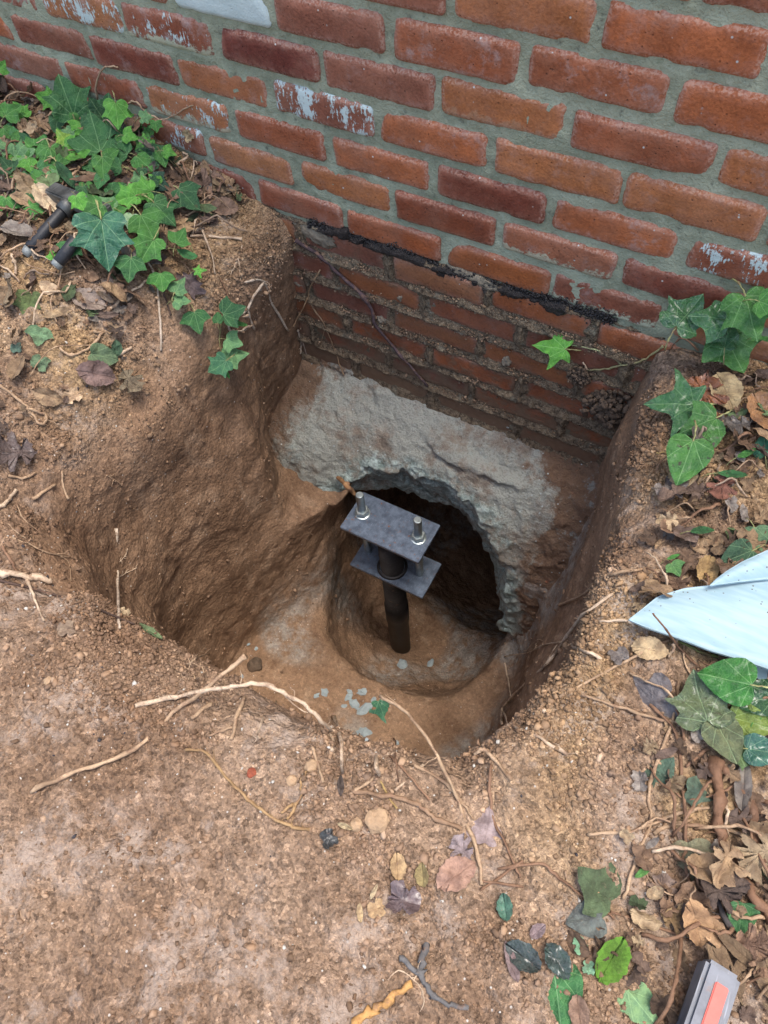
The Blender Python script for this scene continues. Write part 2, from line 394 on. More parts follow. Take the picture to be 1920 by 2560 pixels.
def leaf_material(name, live, geom=False):
    t = NT(name); o = t.attr('lco', 'GEOMETRY', 'Vector') if geom else t.objco(); r = t.attr('rnd') if geom else t.rnd()
    sep = t.t.nodes.new('ShaderNodeSeparateXYZ'); t.put(sep.inputs[0], o)
    x, y = t.math('ABSOLUTE', sep.outputs[0]), sep.outputs[1]
    tint = t.attr('tintv', 'GEOMETRY', 'Color') if geom else t.attr('tint', 'OBJECT', 'Color')
    off = t.n('CombineXYZ', 0, None, X=t.math('MULTIPLY', r, 30.0), Y=t.math('MULTIPLY', r, 11.0), Z=0.0)
    q = t.vadd(o, off)
    n1 = t.noise(q, 3.5, 4, 0.6); n2 = t.noise(q, 16, 4, 0.65)
    vein = None
    if live:
        for a, w in ((0.0, 0.016), (0.62, 0.013), (1.28, 0.012), (2.0, 0.01)):
            sx, cy = math.sin(a), math.cos(a)
            cr = t.math('ABSOLUTE', t.math('SUBTRACT', t.math('MULTIPLY', x, cy), t.math('MULTIPLY', y, sx)))
            dt = t.math('ADD', t.math('MULTIPLY', x, sx), t.math('MULTIPLY', y, cy))
            m = t.math('MULTIPLY', t.step(cr, w, w * 0.35), t.step(dt, -0.01, 0.02))
            vein = m if vein is None else t.math('MAXIMUM', vein, m)
        net = t.step(t.n('TexVoronoi', 0, {'feature': 'DISTANCE_TO_EDGE'}, Vector=q, Scale=7.5), 0.05, 0.015)
        vein = t.math('MAXIMUM', vein, t.math('MULTIPLY', net, 0.38))
        col = t.mix(t.step(n1, 0.3, 0.7), t.mix(1.0, tint, (0.72, 0.78, 0.8), 'MULTIPLY'), t.mix(1.0, tint, (1.25, 1.18, 1.05), 'MULTIPLY'))
        col = t.mix(t.math('MULTIPLY', vein, 0.72), col, t.mix(0.5, t.mix(1.0, tint, (2.0, 1.9, 1.8), 'MULTIPLY'), (0.32, 0.46, 0.24)))
        spots = t.math('MULTIPLY', t.step(t.noise(q, 5.5, 5, 0.7), 0.6, 0.68), t.attr('spots', 'OBJECT'))
        col = t.mix(spots, col, (0.045, 0.032, 0.02))
    else:
        mid = t.step(x, 0.016, 0.006)
        w = t.math('FRACT', t.math('MULTIPLY', t.math('SUBTRACT', y, t.math('MULTIPLY', x, 0.75)), 9.0))
        side = t.step(t.math('ABSOLUTE', t.math('SUBTRACT', w, 0.5)), 0.09, 0.02)
        vein = t.math('MAXIMUM', mid, t.math('MULTIPLY', side, 0.55))
        col = t.mix(t.step(n1, 0.28, 0.72), t.mix(1.0, tint, (0.55, 0.5, 0.48), 'MULTIPLY'), t.mix(1.0, tint, (1.3, 1.28, 1.22), 'MULTIPLY'))
        col = t.mix(t.math('MULTIPLY', t.step(n2, 0.55, 0.75), 0.6), col, t.mix(1.0, tint, (0.45, 0.4, 0.38), 'MULTIPLY'))
        col = t.mix(t.math('MULTIPLY', vein, 0.4), col, t.mix(1.0, tint, (0.62, 0.55, 0.5), 'MULTIPLY'))
        dust = t.math('MULTIPLY', t.step(t.noise(q, 8, 6, 0.75), 0.58, 0.7), 0.45)
        col = t.mix(dust, col, (0.30, 0.195, 0.13))
    wet = t.attr('wet', 'OBJECT')
    rough = t.math('SUBTRACT', 0.55 if live else 0.75, t.math('MULTIPLY', wet, t.math('MULTIPLY', t.step(n2, 0.3, 0.55), 0.42)))
    h = t.math('ADD', t.math('MULTIPLY', vein, -0.5), t.math('MULTIPLY', n2, 0.8))
    m = t.done(col, rough, t.bump(h, 0.45, 0.02), Specular_IOR_Level=0.5, Coat_Weight=t.math('MULTIPLY', wet, t.step(n2, 0.38, 0.55)), Coat_Roughness=0.28, Coat_IOR=1.55)
    # light passing through the blade
    tr = t.t.nodes.new('ShaderNodeBsdfTranslucent'); t.put(tr.inputs[0], col)
    mx = t.t.nodes.new('ShaderNodeMixShader'); mx.inputs[0].default_value = 0.16 if live else 0.08
    t.t.links.new(t.bsdf.outputs[0], mx.inputs[1]); t.t.links.new(tr.outputs[0], mx.inputs[2])
    t.t.links.new(mx.outputs[0], t.out.inputs[0])
    return m

def bark_material():
    t = NT('dry_stem'); p = t.pos(); r = t.rnd()
    tint = t.attr('tint', 'OBJECT', 'Color')
    n1 = t.noise(p, 30, 4, 0.65); n2 = t.noise(p, 150, 4, 0.7)
    col = t.mix(t.step(n1, 0.3, 0.7), t.mix(1.0, tint, (0.6, 0.55, 0.52), 'MULTIPLY'), t.mix(1.0, tint, (1.25, 1.22, 1.2), 'MULTIPLY'))
    col = t.mix(t.math('MULTIPLY', t.step(n2, 0.55, 0.72), 0.7), col, t.mix(1.0, tint, (0.35, 0.28, 0.24), 'MULTIPLY'))
    col = t.mix(t.math('MULTIPLY', t.step(t.noise(p, 55, 5, 0.7), 0.52, 0.62), 0.65), col, (0.23, 0.135, 0.085))
    return t.done(col, 0.8, t.bump(n2, 0.7, 0.003), Specular_IOR_Level=0.3)

def metal_material(name, c1, c2, rough, metallic, rust=0.0, scale=30):
    t = NT(name); p = t.pos()
    n1 = t.noise(p, scale, 5, 0.65); n2 = t.noise(p, scale * 6, 4, 0.7)
    col = t.mix(t.step(n1, 0.3, 0.7), c1, c2)
    scr = t.noise(t.vadd(p, (0, 0, 0), (1, 0.08, 1)), scale * 14, 2, 0.5)
    col = t.mix(t.math('MULTIPLY', t.step(scr, 0.6, 0.75), 0.35), col, tuple(min(1, v * 2.2 + 0.04) for v in c2))
    if rust:
        rm = t.math('MULTIPLY', t.step(t.noise(p, scale * 1.3, 6, 0.75), 0.58, 0.68), rust)
        col = t.mix(rm, col, (0.24, 0.105, 0.045))
    ro = t.math('ADD', rough - 0.12, t.math('MULTIPLY', n1, 0.24))
    return t.done(col, ro, t.bump(t.math('ADD', n1, t.math('MULTIPLY', n2, 0.4)), 0.15, 0.001), Metallic=metallic)

def plain(name, col, rough=0.6, bump=0.3, scale=80, var=0.25, dist=0.002, **kw):
    t = NT(name); p = t.pos()
    n1 = t.noise(p, scale * 0.2, 5, 0.65); n2 = t.noise(p, scale, 4, 0.7)
    c = t.mix(t.step(t.math('ADD', t.math('MULTIPLY', n1, 0.6), t.math('MULTIPLY', n2, 0.4)), 0.3, 0.7), tuple(v * (1 - var) for v in col), tuple(min(1, v * (1 + var)) for v in col))
    return t.done(c, rough, t.bump(n2, bump, dist), **kw)

M_SOIL = soil_material('red_clay_soil')
M_CRUMB = soil_material('soil_crumb', True)
M_BRICK = brick_material()
M_MORTAR = mortar_material()
M_CONC = concrete_material()
M_LIVE = leaf_material('ivy_leaf', True)
M_DEAD = leaf_material('dead_leaf', False)
M_LITTER = leaf_material('leaf_litter', False, True)
M_BARK = bark_material()
M_PLATE = metal_material('mill_scale_steel', (0.085, 0.108, 0.148), (0.165, 0.21, 0.275), 0.38, 0.45, 0.95, 60)
M_ZINC = metal_material('zinc_steel', (0.36, 0.42, 0.42), (0.55, 0.62, 0.61), 0.38, 0.85, 0.0, 60)
M_PIPE = metal_material('dark_pipe', (0.013, 0.012, 0.012), (0.032, 0.029, 0.028), 0.5, 0.3, 0.4, 20)

# ------------------------------------------------------------------ ground with the dug pit and tunnel
def ground_z(x, y):
    z = 0.095 * ss(-0.13, -0.5, x) * ss(-0.8, -0.3, y) + 0.022 * ss(0.60, 0.75, x) * ss(-0.6, -0.1, y)
    z = z + 0.016 * perlin(x * 4.3 + 3.1, y * 4.3, 0.37) + 0.008 * perlin(x * 11, y * 11 + 7.7, 0.71)
    return z

LV = [0.02, -0.55, -0.63, -0.98]
POLY = np.array([
    [(-.15, .06), (-.23, .06), (-.04, -.205), (.02, -.22)],
    [(-.17, -.12), (-.215, -.17), (-.045, -.25), (.0, -.28)],
    [(-.20, -.27), (-.10, -.32), (-.070, -.34), (-.035, -.36)],
    [(-.222, -.442), (-.12, -.45), (-.105, -.46), (-.08, -.50)],
    [(-.206, -.582), (-.16, -.59), (-.145, -.6), (-.125, -.62)],
    [(-.185, -.74), (-.15, -.72), (-.14, -.71), (-.10, -.71)],
    [(-.08, -.825), (-.06, -.79), (-.06, -.78), (-.02, -.75)],
    [(.10, -.835), (.10, -.80), (.10, -.80), (.10, -.77)],
    [(.30, -.835), (.30, -.81), (.30, -.80), (.28, -.77)],
    [(.46, -.82), (.445, -.79), (.44, -.79), (.42, -.76)],
    [(.59, -.79), (.55, -.76), (.54, -.75), (.50, -.71)],
    [(.635, -.70), (.58, -.67), (.57, -.66), (.525, -.62)],
    [(.665, -.55), (.61, -.535), (.60, -.53), (.54, -.48)],
    [(.652, -.38), (.60, -.37), (.59, -.37), (.535, -.36)],
    [(.62, -.2), (.585, -.22), (.575, -.24), (.53, -.26)],
    [(.575, .06), (.52, .06), (.55, -.19), (.50, -.21)]], np.float32)
POLY[5:12, 0, 1] += .032; POLY[5:12, 1, 1] += .02; POLY[5:12, 2, 1] += .012
POLY[4:7, 0, 0] += .012

def pit_distance(x, y, z):
    zz = -z
    lv = -np.array(LV)
    n = len(POLY)
    VX = [np.interp(zz, lv, POLY[i, :, 0]).astype(np.float32) for i in range(n)]
    VY = [np.interp(zz, lv, POLY[i, :, 1]).astype(np.float32) for i in range(n)]
    d2 = np.full(x.shape, 9.0, np.float32); ins = np.zeros(x.shape, bool)
    for i in range(n):
        j = (i + 1) % n
        ex, ey = VX[j] - VX[i], VY[j] - VY[i]
        px, py = x - VX[i], y - VY[i]
        t = np.clip((px * ex + py * ey) / (ex * ex + ey * ey + 1e-9), 0, 1)
        d2 = np.minimum(d2, (px - ex * t) ** 2 + (py - ey * t) ** 2)
        c = (VY[i] > y) != (VY[j] > y)
        xs = VX[i] + (y - VY[i]) / np.where(np.abs(ey) < 1e-9, 1e-9, ey) * ex
        ins ^= c & (x < xs)
    d = np.sqrt(d2)
    return np.where(ins, -d, d)

def tunnel_distance(x, y, z, c=(.222, -.15, -.83), a=.262, bu=.38, bd=.45, cf=.335, cb=.72, pw=2.5, wid=.12):
    dx = np.abs(x - c[0]) / (a + wid * ss(-.18, .08, y))  # wid swells the rear of the void, shaped to darken the tunnel
    dz = (z - c[2]); dz = np.where(dz > 0, dz / bu, -dz / (bd + wid * 2 * ss(-.12, .25, y)))
    dy = (y - c[1]); dy = np.where(dy > 0, dy / cb, -dy / cf)
    q = (dx ** pw + dz ** pw + dy ** pw) ** (1 / pw)
    return (q - 1) * 0.27

def soil_field(x, y, z, fine):
    x = x.astype(np.float32); y = y.astype(np.float32); z = z.astype(np.float32)
    gz = ground_z(x, y)
    floor = -0.955 + 0.02 * perlin(x * 5, y * 5, 2.2) + 0.03 * ss(0.1, -0.1, x)
    dp = smax(pit_distance(x, y, z), floor - z, 0.05)
    dt = tunnel_distance(x, y, z)
    dk = (np.sqrt(((x - .33) / .34) ** 2 + ((y - .24) / .40) ** 2 + ((z + 1.03) / .50) ** 2) - 1) * .30  # extra unseen pocket behind the pier, added to make the tunnel back darker
    da = -smax(smax(-dp, -dt, 0.025), -dk, .02)
    S = smax(z - gz, -da, 0.05 + 0.06 * ss(-.45, -.72, y) * ss(.7, .4, x) + .09 * ss(.05, -.12, x) * ss(-.05, -.25, y))
    if fine:
        dep = gz - z
        deep = ss(0.02, 0.13, dep)
        nt = 0.0075 * perlin(x * 22, y * 22, z * 22) + 0.0045 * perlin(x * 55, y * 55, z * 55) + 0.003 * perlin(x * 110, y * 110, z * 110)
        u = (x + y) * 0.6 + z * 0.75; v = (x - y) * 0.707; w = z * 0.75 - (x + y) * 0.5
        nd = 0.022 * perlin(x * 5.5, y * 5.5, z * 5.5) + 0.003 * perlin(u * 9, v * 24, w * 30 + 3) - 0.0045 * np.abs(perlin(x * 13, y * 13, z * 13 + 8)) + 0.003 * perlin(x * 38, y * 38, z * 38) - .0028 * np.abs(perlin(x * 60, y * 60, z * 60 + 4)) + 0.002 * perlin(x * 95, y * 95, z * 95) + .002
        S = S - (nt * (1 - deep) + nd * deep)
    return S

H = 0.005
LO, HI = (-0.56, -1.06, -1.58), (0.94, 0.70, 0.20)
Fg = eval_band(soil_field, LO, HI, H)
Vg, Qg = surface_nets(Fg, LO, H)
del Fg
# the wide sheet around
gx = np.concatenate([-np.geomspace(1.5, 14, 16)[::-1], np.arange(-1.49, 1.25, 0.0075), np.geomspace(1.26, 14, 16)])
gy = np.concatenate([-np.geomspace(1.5, 14, 16)[::-1], np.arange(-1.49, 0.05, 0.0075)])
GX, GY = np.meshgrid(gx, gy, indexing='ij')
gzv = ground_z(GX, GY)
gzn = gzv + 0.0075 * perlin(GX * 22, GY * 22, gzv * 22) + 0.0045 * perlin(GX * 55, GY * 55, gzv * 55) + 0.003 * perlin(GX * 110, GY * 110, gzv * 110)
inside = (GX > LO[0] + 0.02) & (GX < HI[0] - 0.02) & (GY > LO[1] + 0.02)
gzn = np.where((GX > LO[0]) & (GX < HI[0]) & (GY > LO[1]), gzn - 0.0015, gzn)
ci = inside[:-1, :-1] & inside[1:, :-1] & inside[:-1, 1:] & inside[1:, 1:]
idg = np.arange(GX.size).reshape(GX.shape)
qs = np.stack([idg[:-1, :-1], idg[1:, :-1], idg[1:, 1:], idg[:-1, 1:]], -1)[~ci]
Vs = np.stack([GX.ravel(), GY.ravel(), gzn.ravel()], 1)
used = np.unique(qs); remap = np.full(len(Vs), -1); remap[used] = np.arange(len(used))
Vs = Vs[used]; qs = remap[qs]
V = np.concatenate([Vg, Vs]); Q = np.concatenate([Qg, qs + len(Vg)])
me = mesh_np('ground', V, Q, 4)
x, y, z = V[:, 0], V[:, 1], V[:, 2]
dep = ground_z(x, y) - z
dug = ss(0.015, 0.11, dep + 0.03 * perlin(x * 12, y * 12, z * 12))
yel = np.clip(np.maximum(ss(-0.12, -0.32, x) * ss(-0.68, -0.45, y), ss(0.6, 0.72, x) * ss(-0.95, -0.6, y)) * ss(-0.35, 0.25, perlin(x * 7, y * 7, z * 7 + 5)), 0, 1)
grey = ss(-0.75, -0.95, z) * ss(0.05, 0.35, perlin(x * 4.5, y * 4.5, 9.3) + 0.15) * 0.75 + ss(-0.38, -0.5, z) * ss(-0.32, -0.22, y) * ss(-0.98, -0.9, z) * ss(.42, .5, x) * 0.8
set_attr(me, 'dug', dug); set_attr(me, 'yel', yel); set_attr(me, 'grey', np.clip(grey, 0, 1))
ground = obj('ground', me, M_SOIL); tag(ground, kind='structure')
BV_G = BVHTree.FromPolygons(V.tolist(), Q.tolist())
GV = V; nrm_g = np.empty(len(V) * 3, np.float32); me.vertices.foreach_get('normal', nrm_g); nrm_g = nrm_g.reshape(-1, 3)
g_dug, g_yel = dug, yel

# ------------------------------------------------------------------ brick wall
HC, LB, JW = 0.067391, 0.2032, 0.0125      # course height, stretcher with joint, joint
WZ0 = 0.53913
OFF = {-5: .93, -4: .42, -3: .92, -2: .45, -1: .94, 0: .43, 1: .915, 2: .447, 3: .83, 4: .272, 5: .796, 6: .405, 7: .875, 8: .33, 9: .68, 10: .29, 11: .75, 12: .24, 13: .78}
wall = empty('brick_wall', (0, 0, -0.41), 'old red brick house wall with grey mortar rising behind the pit', 'wall')

def ray(px, py):
    d = ROT.T @ np.array([(px - 960) / F_PX, (py - 1280) / F_PX, 1.0])
    return d
def on_wall(px, py, yy=0.0):
    d = ray(px, py); t = (yy - CAM[1]) / d[1]; return CAM + t * d
def on_z(px, py, zz):
    d = ray(px, py); t = (zz - CAM[2]) / d[2]; return CAM + t * d

NBX, NBZ = 30, 11
def brick_variant(seed):
    r = np.random.default_rng(seed)
    w, h = (LB - JW) / 2, (HC - JW) / 2
    # parameter lines: outermost ring runs back into the wall
    u = np.concatenate([[-1, -1, -.985, -.955], np.linspace(-.90, .90, NBX - 8), [.955, .985, 1, 1]])
    v = np.concatenate([[-1, -1, -.95, -.86], np.linspace(-.70, .70, NBZ - 8 + 2), [.86, .95, 1, 1]])
    U, W = np.meshgrid(u, v, indexing='ij')
    X, Z = U * w, W * h
    # rounded, nibbled outline
    rc = 0.006 + 0.006 * r.random()
    ax, az = np.abs(X) - (w - rc), np.abs(Z) - (h - rc)
    corner = (ax > 0) & (az > 0)
    L = np.hypot(ax, az); mx = np.maximum(ax, az)
    f = np.where(corner & (L > 1e-6), mx / np.maximum(L, 1e-6), 1.0)
    X = np.where(corner, np.sign(X) * (w - rc + ax * f), X); Z = np.where(corner, np.sign(Z) * (h - rc + az * f), Z)
    em = np.maximum(ss(.75, 1, np.abs(U)) * 0.6 + ss(0.93, 1, np.abs(U)) * .4, ss(.5, 1, np.abs(W)))
    s = r.random() * 100
    e1 = perlin(X * 28 + s, Z * 28, s * .7) * .6 + perlin(X * 75 + s, Z * 75, s * .3) * .4
    X = X - np.sign(X) * np.maximum(0, e1 - .05) * .0032 * ss(.8, 1, np.abs(U))
    Z = Z - np.sign(Z) * np.maximum(0, e1 - .05) * .0030 * ss(.6, 1, np.abs(W))
    dist = np.minimum(w - np.abs(U) * w, h - np.abs(W) * h)
    Y = 0.0042 * (1 - ss(0, .0055, dist)) + .0012 * perlin(X * 40 + s, Z * 40, s) + .0016 * perlin(X * 14 + s, Z * 14, s + 3)
    Y = Y + .004 * ss(.18, .5, perlin(X * 22 + s, Z * 22, s + 9)) * em
    if r.random() < .14:                                   # a corner knocked off
        cx, cz = (1 if r.random() < .5 else -1) * w, (1 if r.random() < .5 else -1) * h
        dd = np.abs(X - cx) * 0.75 + np.abs(Z - cz) * 1.3
        Y = Y + .006 * ss(.036, .022, dd + .010 * e1)
    ring = np.zeros_like(U, bool); ring[0, :] = ring[-1, :] = True; ring[:, 0] = ring[:, -1] = True
    Y = np.where(ring, .045, Y)
    Vb = np.stack([X.ravel(), Y.ravel(), Z.ravel()], 1)
    nu, nv = U.shape
    ii = np.arange(nu * nv).reshape(nu, nv)
    q = np.stack([ii[:-1, :-1], ii[1:, :-1], ii[1:, 1:], ii[:-1, 1:]], -1).reshape(-1, 4)
    me = mesh_np('brick', Vb, q, 4)
    set_attr(me, 'edge', (ss(.016, .002, dist)).ravel())
    me.materials.append(M_BRICK)
    return me
VAR = [brick_variant(100 + i) for i in range(28)]

# what single bricks look like, found by where they sit in the photograph
def wall_xz(px, py):
    p = on_wall(px, py); return p[0], p[2]
FLAGS = [((540, 15), dict(paint=1.1)), ((230, 40), dict(paint=.55, bloom=1.)), ((400, 85), dict(paint=.42, lichen=.9, bloom=1.)), ((90, 20), dict(bloom=1.2, paint=.2)), ((60, 155), dict(bloom=.8)), ((120, 240), dict(bloom=.6)),
         ((470, 245), dict(paint=.46, lichen=.7)), ((430, 360), dict(paint=.45)), ((800, 275), dict(paint=.52)),
         ((1820, 640), dict(paint=.46)), ((1100, 520), dict(paint=.20, wet=.9)), ((1380, 620), dict(lichen=.75, bloom=.5)),
         ((1520, 760), dict(lichen=1.0)), ((1150, 120), dict(bloom=1.0)), ((1450, 190), dict(bloom=1.0, red=.3)), ((660, 125), dict(red=1.0)),
         ((300, 130), dict(red=.9)), ((1230, 500), dict(red=.85, wet=.7)), ((180, 100), dict(red=.6, bloom=.5)), ((260, 210), dict(red=.6, bloom=.5)),
         ((980, 590), dict(wet=1.0)), ((1240, 660), dict(wet=1.0, red=.3)), ((1680, 700), dict(red=.7)), ((760, 490), dict(red=.6, bloom=.4)),
         ((690, 360), dict(red=.4)), ((1000, 760), dict(wet=.5)), ((1200, 470), dict(wet=.4)), ((440, 420), dict(red=.7)), ((1600, 370), dict(red=.35)),
         ((1700, 100), dict(red=.1, bloom=.3)), ((1060, 650), dict(wet=.8)), ((1350, 250), dict(lichen=.15, paint=.12))]
FL = [(wall_xz(*p), d) for p, d in FLAGS]
brick_rects = []
nb = 0
for row in range(-5, 14):
    zc = WZ0 - row * HC - (HC - JW) / 2
    o0 = OFF[row]
    for k in range(-7, 8):
        jit = rng.normal() * .002
        x0 = (o0 + k - .5 - .5) * LB; xc = x0 + (LB - JW) / 2 + jit
        if xc < -1.38 or xc > 1.22: continue
        o = bpy.data.objects.new('brick', VAR[int(rng.integers(len(VAR)))])
        link(o, wall)
        sx = 1 + rng.normal() * .018
        o.scale = (sx * (1 if rng.random() < .5 else -1), 1, (1 + rng.normal() * .03) * (1 if rng.random() < .75 or row > 4 else -1))
        o.location = (xc, rng.normal() * .0014 + .001, zc + rng.normal() * .0012 + .41)
        o.rotation_euler = (0, rng.normal() * .005, 0)
        pr = dict(paint=0.0, lichen=0.0, bloom=float(.12 + abs(rng.normal()) * .3), red=float(max(0, rng.normal() * .22)), wet=0.0)
        for (fx, fz), d in FL:
            if abs(fx - xc) < LB / 2 and abs(fz - zc) < HC / 2: pr.update(d)
        for kk, vv in pr.items(): o[kk] = float(vv)
        brick_rects.append((xc, zc)); nb += 1

# mortar bed: one sheet with depth, joints recessed behind the brick faces
mx = np.arange(-1.45, 1.32, .0075); mz = np.arange(-.425, WZ0 + 5 * HC + .01, .0075)
MX, MZ = np.meshgrid(mx, mz, indexing='ij')
MY = .0055 + .003 * perlin(MX * 18, MZ * 18, 1.5) + .0028 * perlin(MX * 60, MZ * 60, 4.5) + .002 * perlin(MX * 130, MZ * 130, 8.5)
MY = MY + np.where(MZ < 0, .004 * np.maximum(0, perlin(MX * 9, MZ * 30, 2.5)), 0)
ii = np.arange(MX.size).reshape(MX.shape)
q = np.stack([ii[:-1, :-1], ii[1:, :-1], ii[1:, 1:], ii[:-1, 1:]], -1).reshape(-1, 4)
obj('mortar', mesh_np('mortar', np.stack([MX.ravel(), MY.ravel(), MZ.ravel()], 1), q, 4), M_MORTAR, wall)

def box_mesh(name, x0, x1, y0, y1, z0, z1):
    Vb = [(x, y, z) for x in (x0, x1) for y in (y0, y1) for z in (z0, z1)]
    f = [(0, 1, 3, 2), (4, 6, 7, 5), (0, 4, 5, 1), (2, 3, 7, 6), (0, 2, 6, 4), (1, 5, 7, 3)]
    me = bpy.data.meshes.new(name); me.from_pydata(Vb, [], f); me.update(); return me
t = NT('upper_brickwork'); tc = t.pos()
mp = t.t.nodes.new('ShaderNodeMapping'); mp.inputs['Rotation'].default_value = (math.pi / 2, 0, 0); t.put(mp.inputs[0], tc)
bt = t.n('TexBrick', 0, None, Vector=mp.outputs[0], Color1=(0.30, 0.095, 0.04, 1), Color2=(0.22, 0.07, 0.036, 1), Mortar=(0.24, 0.25, 0.21, 1), Scale=1.0, Brick_Width=LB, Row_Height=HC, Mortar_Size=.008)
M_UP = t.done(bt, .88)
obj('upper_wall', box_mesh('upper_wall', -3.0, 3.0, .001, .2, WZ0 + 5 * HC + .012, 1.75), M_UP, wall)
obj('wall_core', box_mesh('wall_core', -1.44, 1.31, .05, .2, -.40, WZ0 + 5 * HC), M_MORTAR, wall)

# ------------------------------------------------------------------ concrete footing, broken away over the pier
def footing_field(x, y, z, fine):
    x = x.astype(np.float32); y = y.astype(np.float32); z = z.astype(np.float32)
    yf = np.interp(-z, [.36, .385, .41, .46, .52, .60, .70, .8, .95], [.03, .0, -.04, -.095, -.145, -.185, -.205, -.215, -.225]).astype(np.float32)
    yf = yf - .045 * ss(.05, -.2, x) * ss(-.40, -.55, z)
    d = (yf - y) * .75
    bot = -.67 - .24 * ss(.28, .44, x)
    d = smax(d, bot - z, .02)
    d = smax(d, x - .66, .02); d = smax(d, -.42 - x, .02)
    nd = tunnel_distance(x, y, z, c=(.205, -.225, -.80), a=.262, bu=.385, bd=.4, cf=.4, cb=.16, pw=2.2, wid=0)
    if fine:
        rg = perlin(x * 15, y * 15, z * 15)
        nd = nd + .022 * rg - .030 * np.abs(perlin(x * 20 + 9, y * 20, z * 20)) - .014 * np.abs(perlin(x * 47 + 9, y * 47, z * 47)) + .014 + .003 * perlin(x * 100, y * 100, z * 100)
        d = d - .009 * perlin(x * 7 + 4, y * 7, z * 7) + .011 * np.abs(perlin(x * 19, y * 19, z * 19)) - .003 * perlin(x * 60, y * 60, z * 60)
        d = d + .007 * np.abs(perlin(x * 36 + 2, y * 36, z * 36)) - .0025 * perlin(x * 110, y * 110, z * 110)
        # the ragged ledge left where form boards met the bricks
        d = d - .016 * ss(.05, .4, perlin(x * 7 + 5, 3.3, z * 22)) * ss(-.47, -.43, z)
    return smax(d, -nd, .004)
LOF, HIF = (-.46, -.32, -.96), (.70, .14, -.33)
Ff = eval_band(footing_field, LOF, HIF, .004, 4, .06)
Vf, Qf = surface_nets(Ff, LOF, .004)
me = mesh_np('concrete_footing', Vf, Qf, 4)
x, y, z = Vf[:, 0], Vf[:, 1], Vf[:, 2]
ndv = tunnel_distance(x, y, z, c=(.205, -.225, -.80), a=.262, bu=.385, bd=.4, cf=.4, cb=.16, pw=2.2, wid=0)
chipv = ss(.05, .012, ndv + .02 * perlin(x * 20, y * 20, z * 20))
set_attr(me, 'chip', chipv)
set_attr(me, 'soil', (1 - .8 * chipv) * np.clip(ss(.36, .58, x) * 1.0 + ss(-.02, -.26, x) * .85 + ss(-.43, -.38, z) * .35 + .15 * ss(.1, .3, x) * ss(-.5, -.42, z), 0, 1))
footing = obj('concrete_footing', me, M_CONC)
tag(footing, 'rough grey concrete footing under the brick wall with its middle broken out in an arch', 'footing')
BV_F = BVHTree.FromPolygons(Vf.tolist(), Qf.tolist())

def hit(px, py, wall_ok=True):
    """where the sight line through a photograph pixel meets the built surfaces"""
    o = Vector(CAM); d = Vector(ray(px, py)).normalized()
    best = None
    for bv in (BV_G, BV_F):
        l, n, i, t_ = bv.ray_cast(o, d)
        if l is not None and (best is None or t_ < best[2]): best = (l, n, t_)
    if wall_ok:
        w = on_wall(px, py); tw = (Vector(w) - o).length
        if d.y > 0 and w[2] > -.41 and (best is None or tw < best[2]): best = (Vector(w), Vector((0, -1, 0)), tw)
    if best is None:
        w = Vector(on_z(px, py, 0)); best = (w, Vector((0, 0, 1)), (w - o).length)
    if best[1].dot(d) > 0: best = (best[0], -best[1], best[2])
    return best
def drop(x, y, z0=.6):
    l, n, i, t_ = BV_G.ray_cast(Vector((x, y, z0)), Vector((0, 0, -1)))
    return (l, n) if l is not None else (Vector((x, y, 0)), Vector((0, 0, 1)))

# ------------------------------------------------------------------ underpinning bracket and pier pipe
def lathe(name, prof, seg=32, cap=True):
    Vv = []; Fc = []
    for r_, z_ in prof:
        for s in range(seg):
            a = 2 * math.pi * s / seg; Vv.append((r_ * math.cos(a), r_ * math.sin(a), z_))
    for i in range(len(prof) - 1):
        for s in range(seg):
            a, b = i * seg + s, i * seg + (s + 1) % seg
            Fc.append((a, b, b + seg, a + seg))
    if cap:
        Fc.append(tuple(range(seg))[::-1]); Fc.append(tuple((len(prof) - 1) * seg + s for s in range(seg)))
    me = bpy.data.meshes.new(name); me.from_pydata(Vv, [], Fc); me.update()
    for p_ in me.polygons: p_.use_smooth = len(p_.vertices) == 4 and seg > 8
    return me

def bevel_box(name, sx, sy, sz, bv=.0012):
    import bmesh
    bm = bmesh.new(); bmesh.ops.create_cube(bm, size=1)
    for v_ in bm.verts: v_.co = Vector((v_.co.x * sx, v_.co.y * sy, v_.co.z * sz))
    bmesh.ops.bevel(bm, geom=bm.edges[:], offset=bv, segments=2, affect='EDGES')
    me = bpy.data.meshes.new(name); bm.to_mesh(me); bm.free(); return me

BX, BY, BZ = .1695, -.2465, -.55
br = empty('underpinning_bracket', (BX, BY, -1.27), 'blue grey steel plates bolted together on a dark pipe under the broken footing', 'bracket')
def put(o, x, y, z, rz=0):
    o.matrix_parent_inverse = Matrix.Identity(4)
    o.location = (x - BX, y - BY, z + 1.27); o.rotation_euler = (0, 0, rz); return o
put(obj('top_plate', bevel_box('top_plate', .206, .110, .0095), M_PLATE, br), BX, BY, BZ - .0048, .01)
put(obj('bottom_plate', bevel_box('bottom_plate', .206, .106, .0095), M_PLATE, br), BX + .0065, BY - .002, BZ - .179 - .0048, .015)
def hexnut(name, r_, h_):
    prof = [(r_ * .90, 0), (r_, .0015), (r_, h_ - .002), (r_ * .88, h_)]
    return lathe(name, prof, 6)
def thread(name, r_, z0, z1):
    prof = []; z_ = z0; i = 0
    while z_ < z1:
        prof.append((r_ if i % 2 == 0 else r_ * .93, z_)); z_ += .0012; i += 1
    prof += [(r_ * .97, z1), (r_ * .82, z1 + .0012)]
    return lathe(name, prof, 20)
M_ROD = thread('threaded_rod', .0096, -.196, .080)
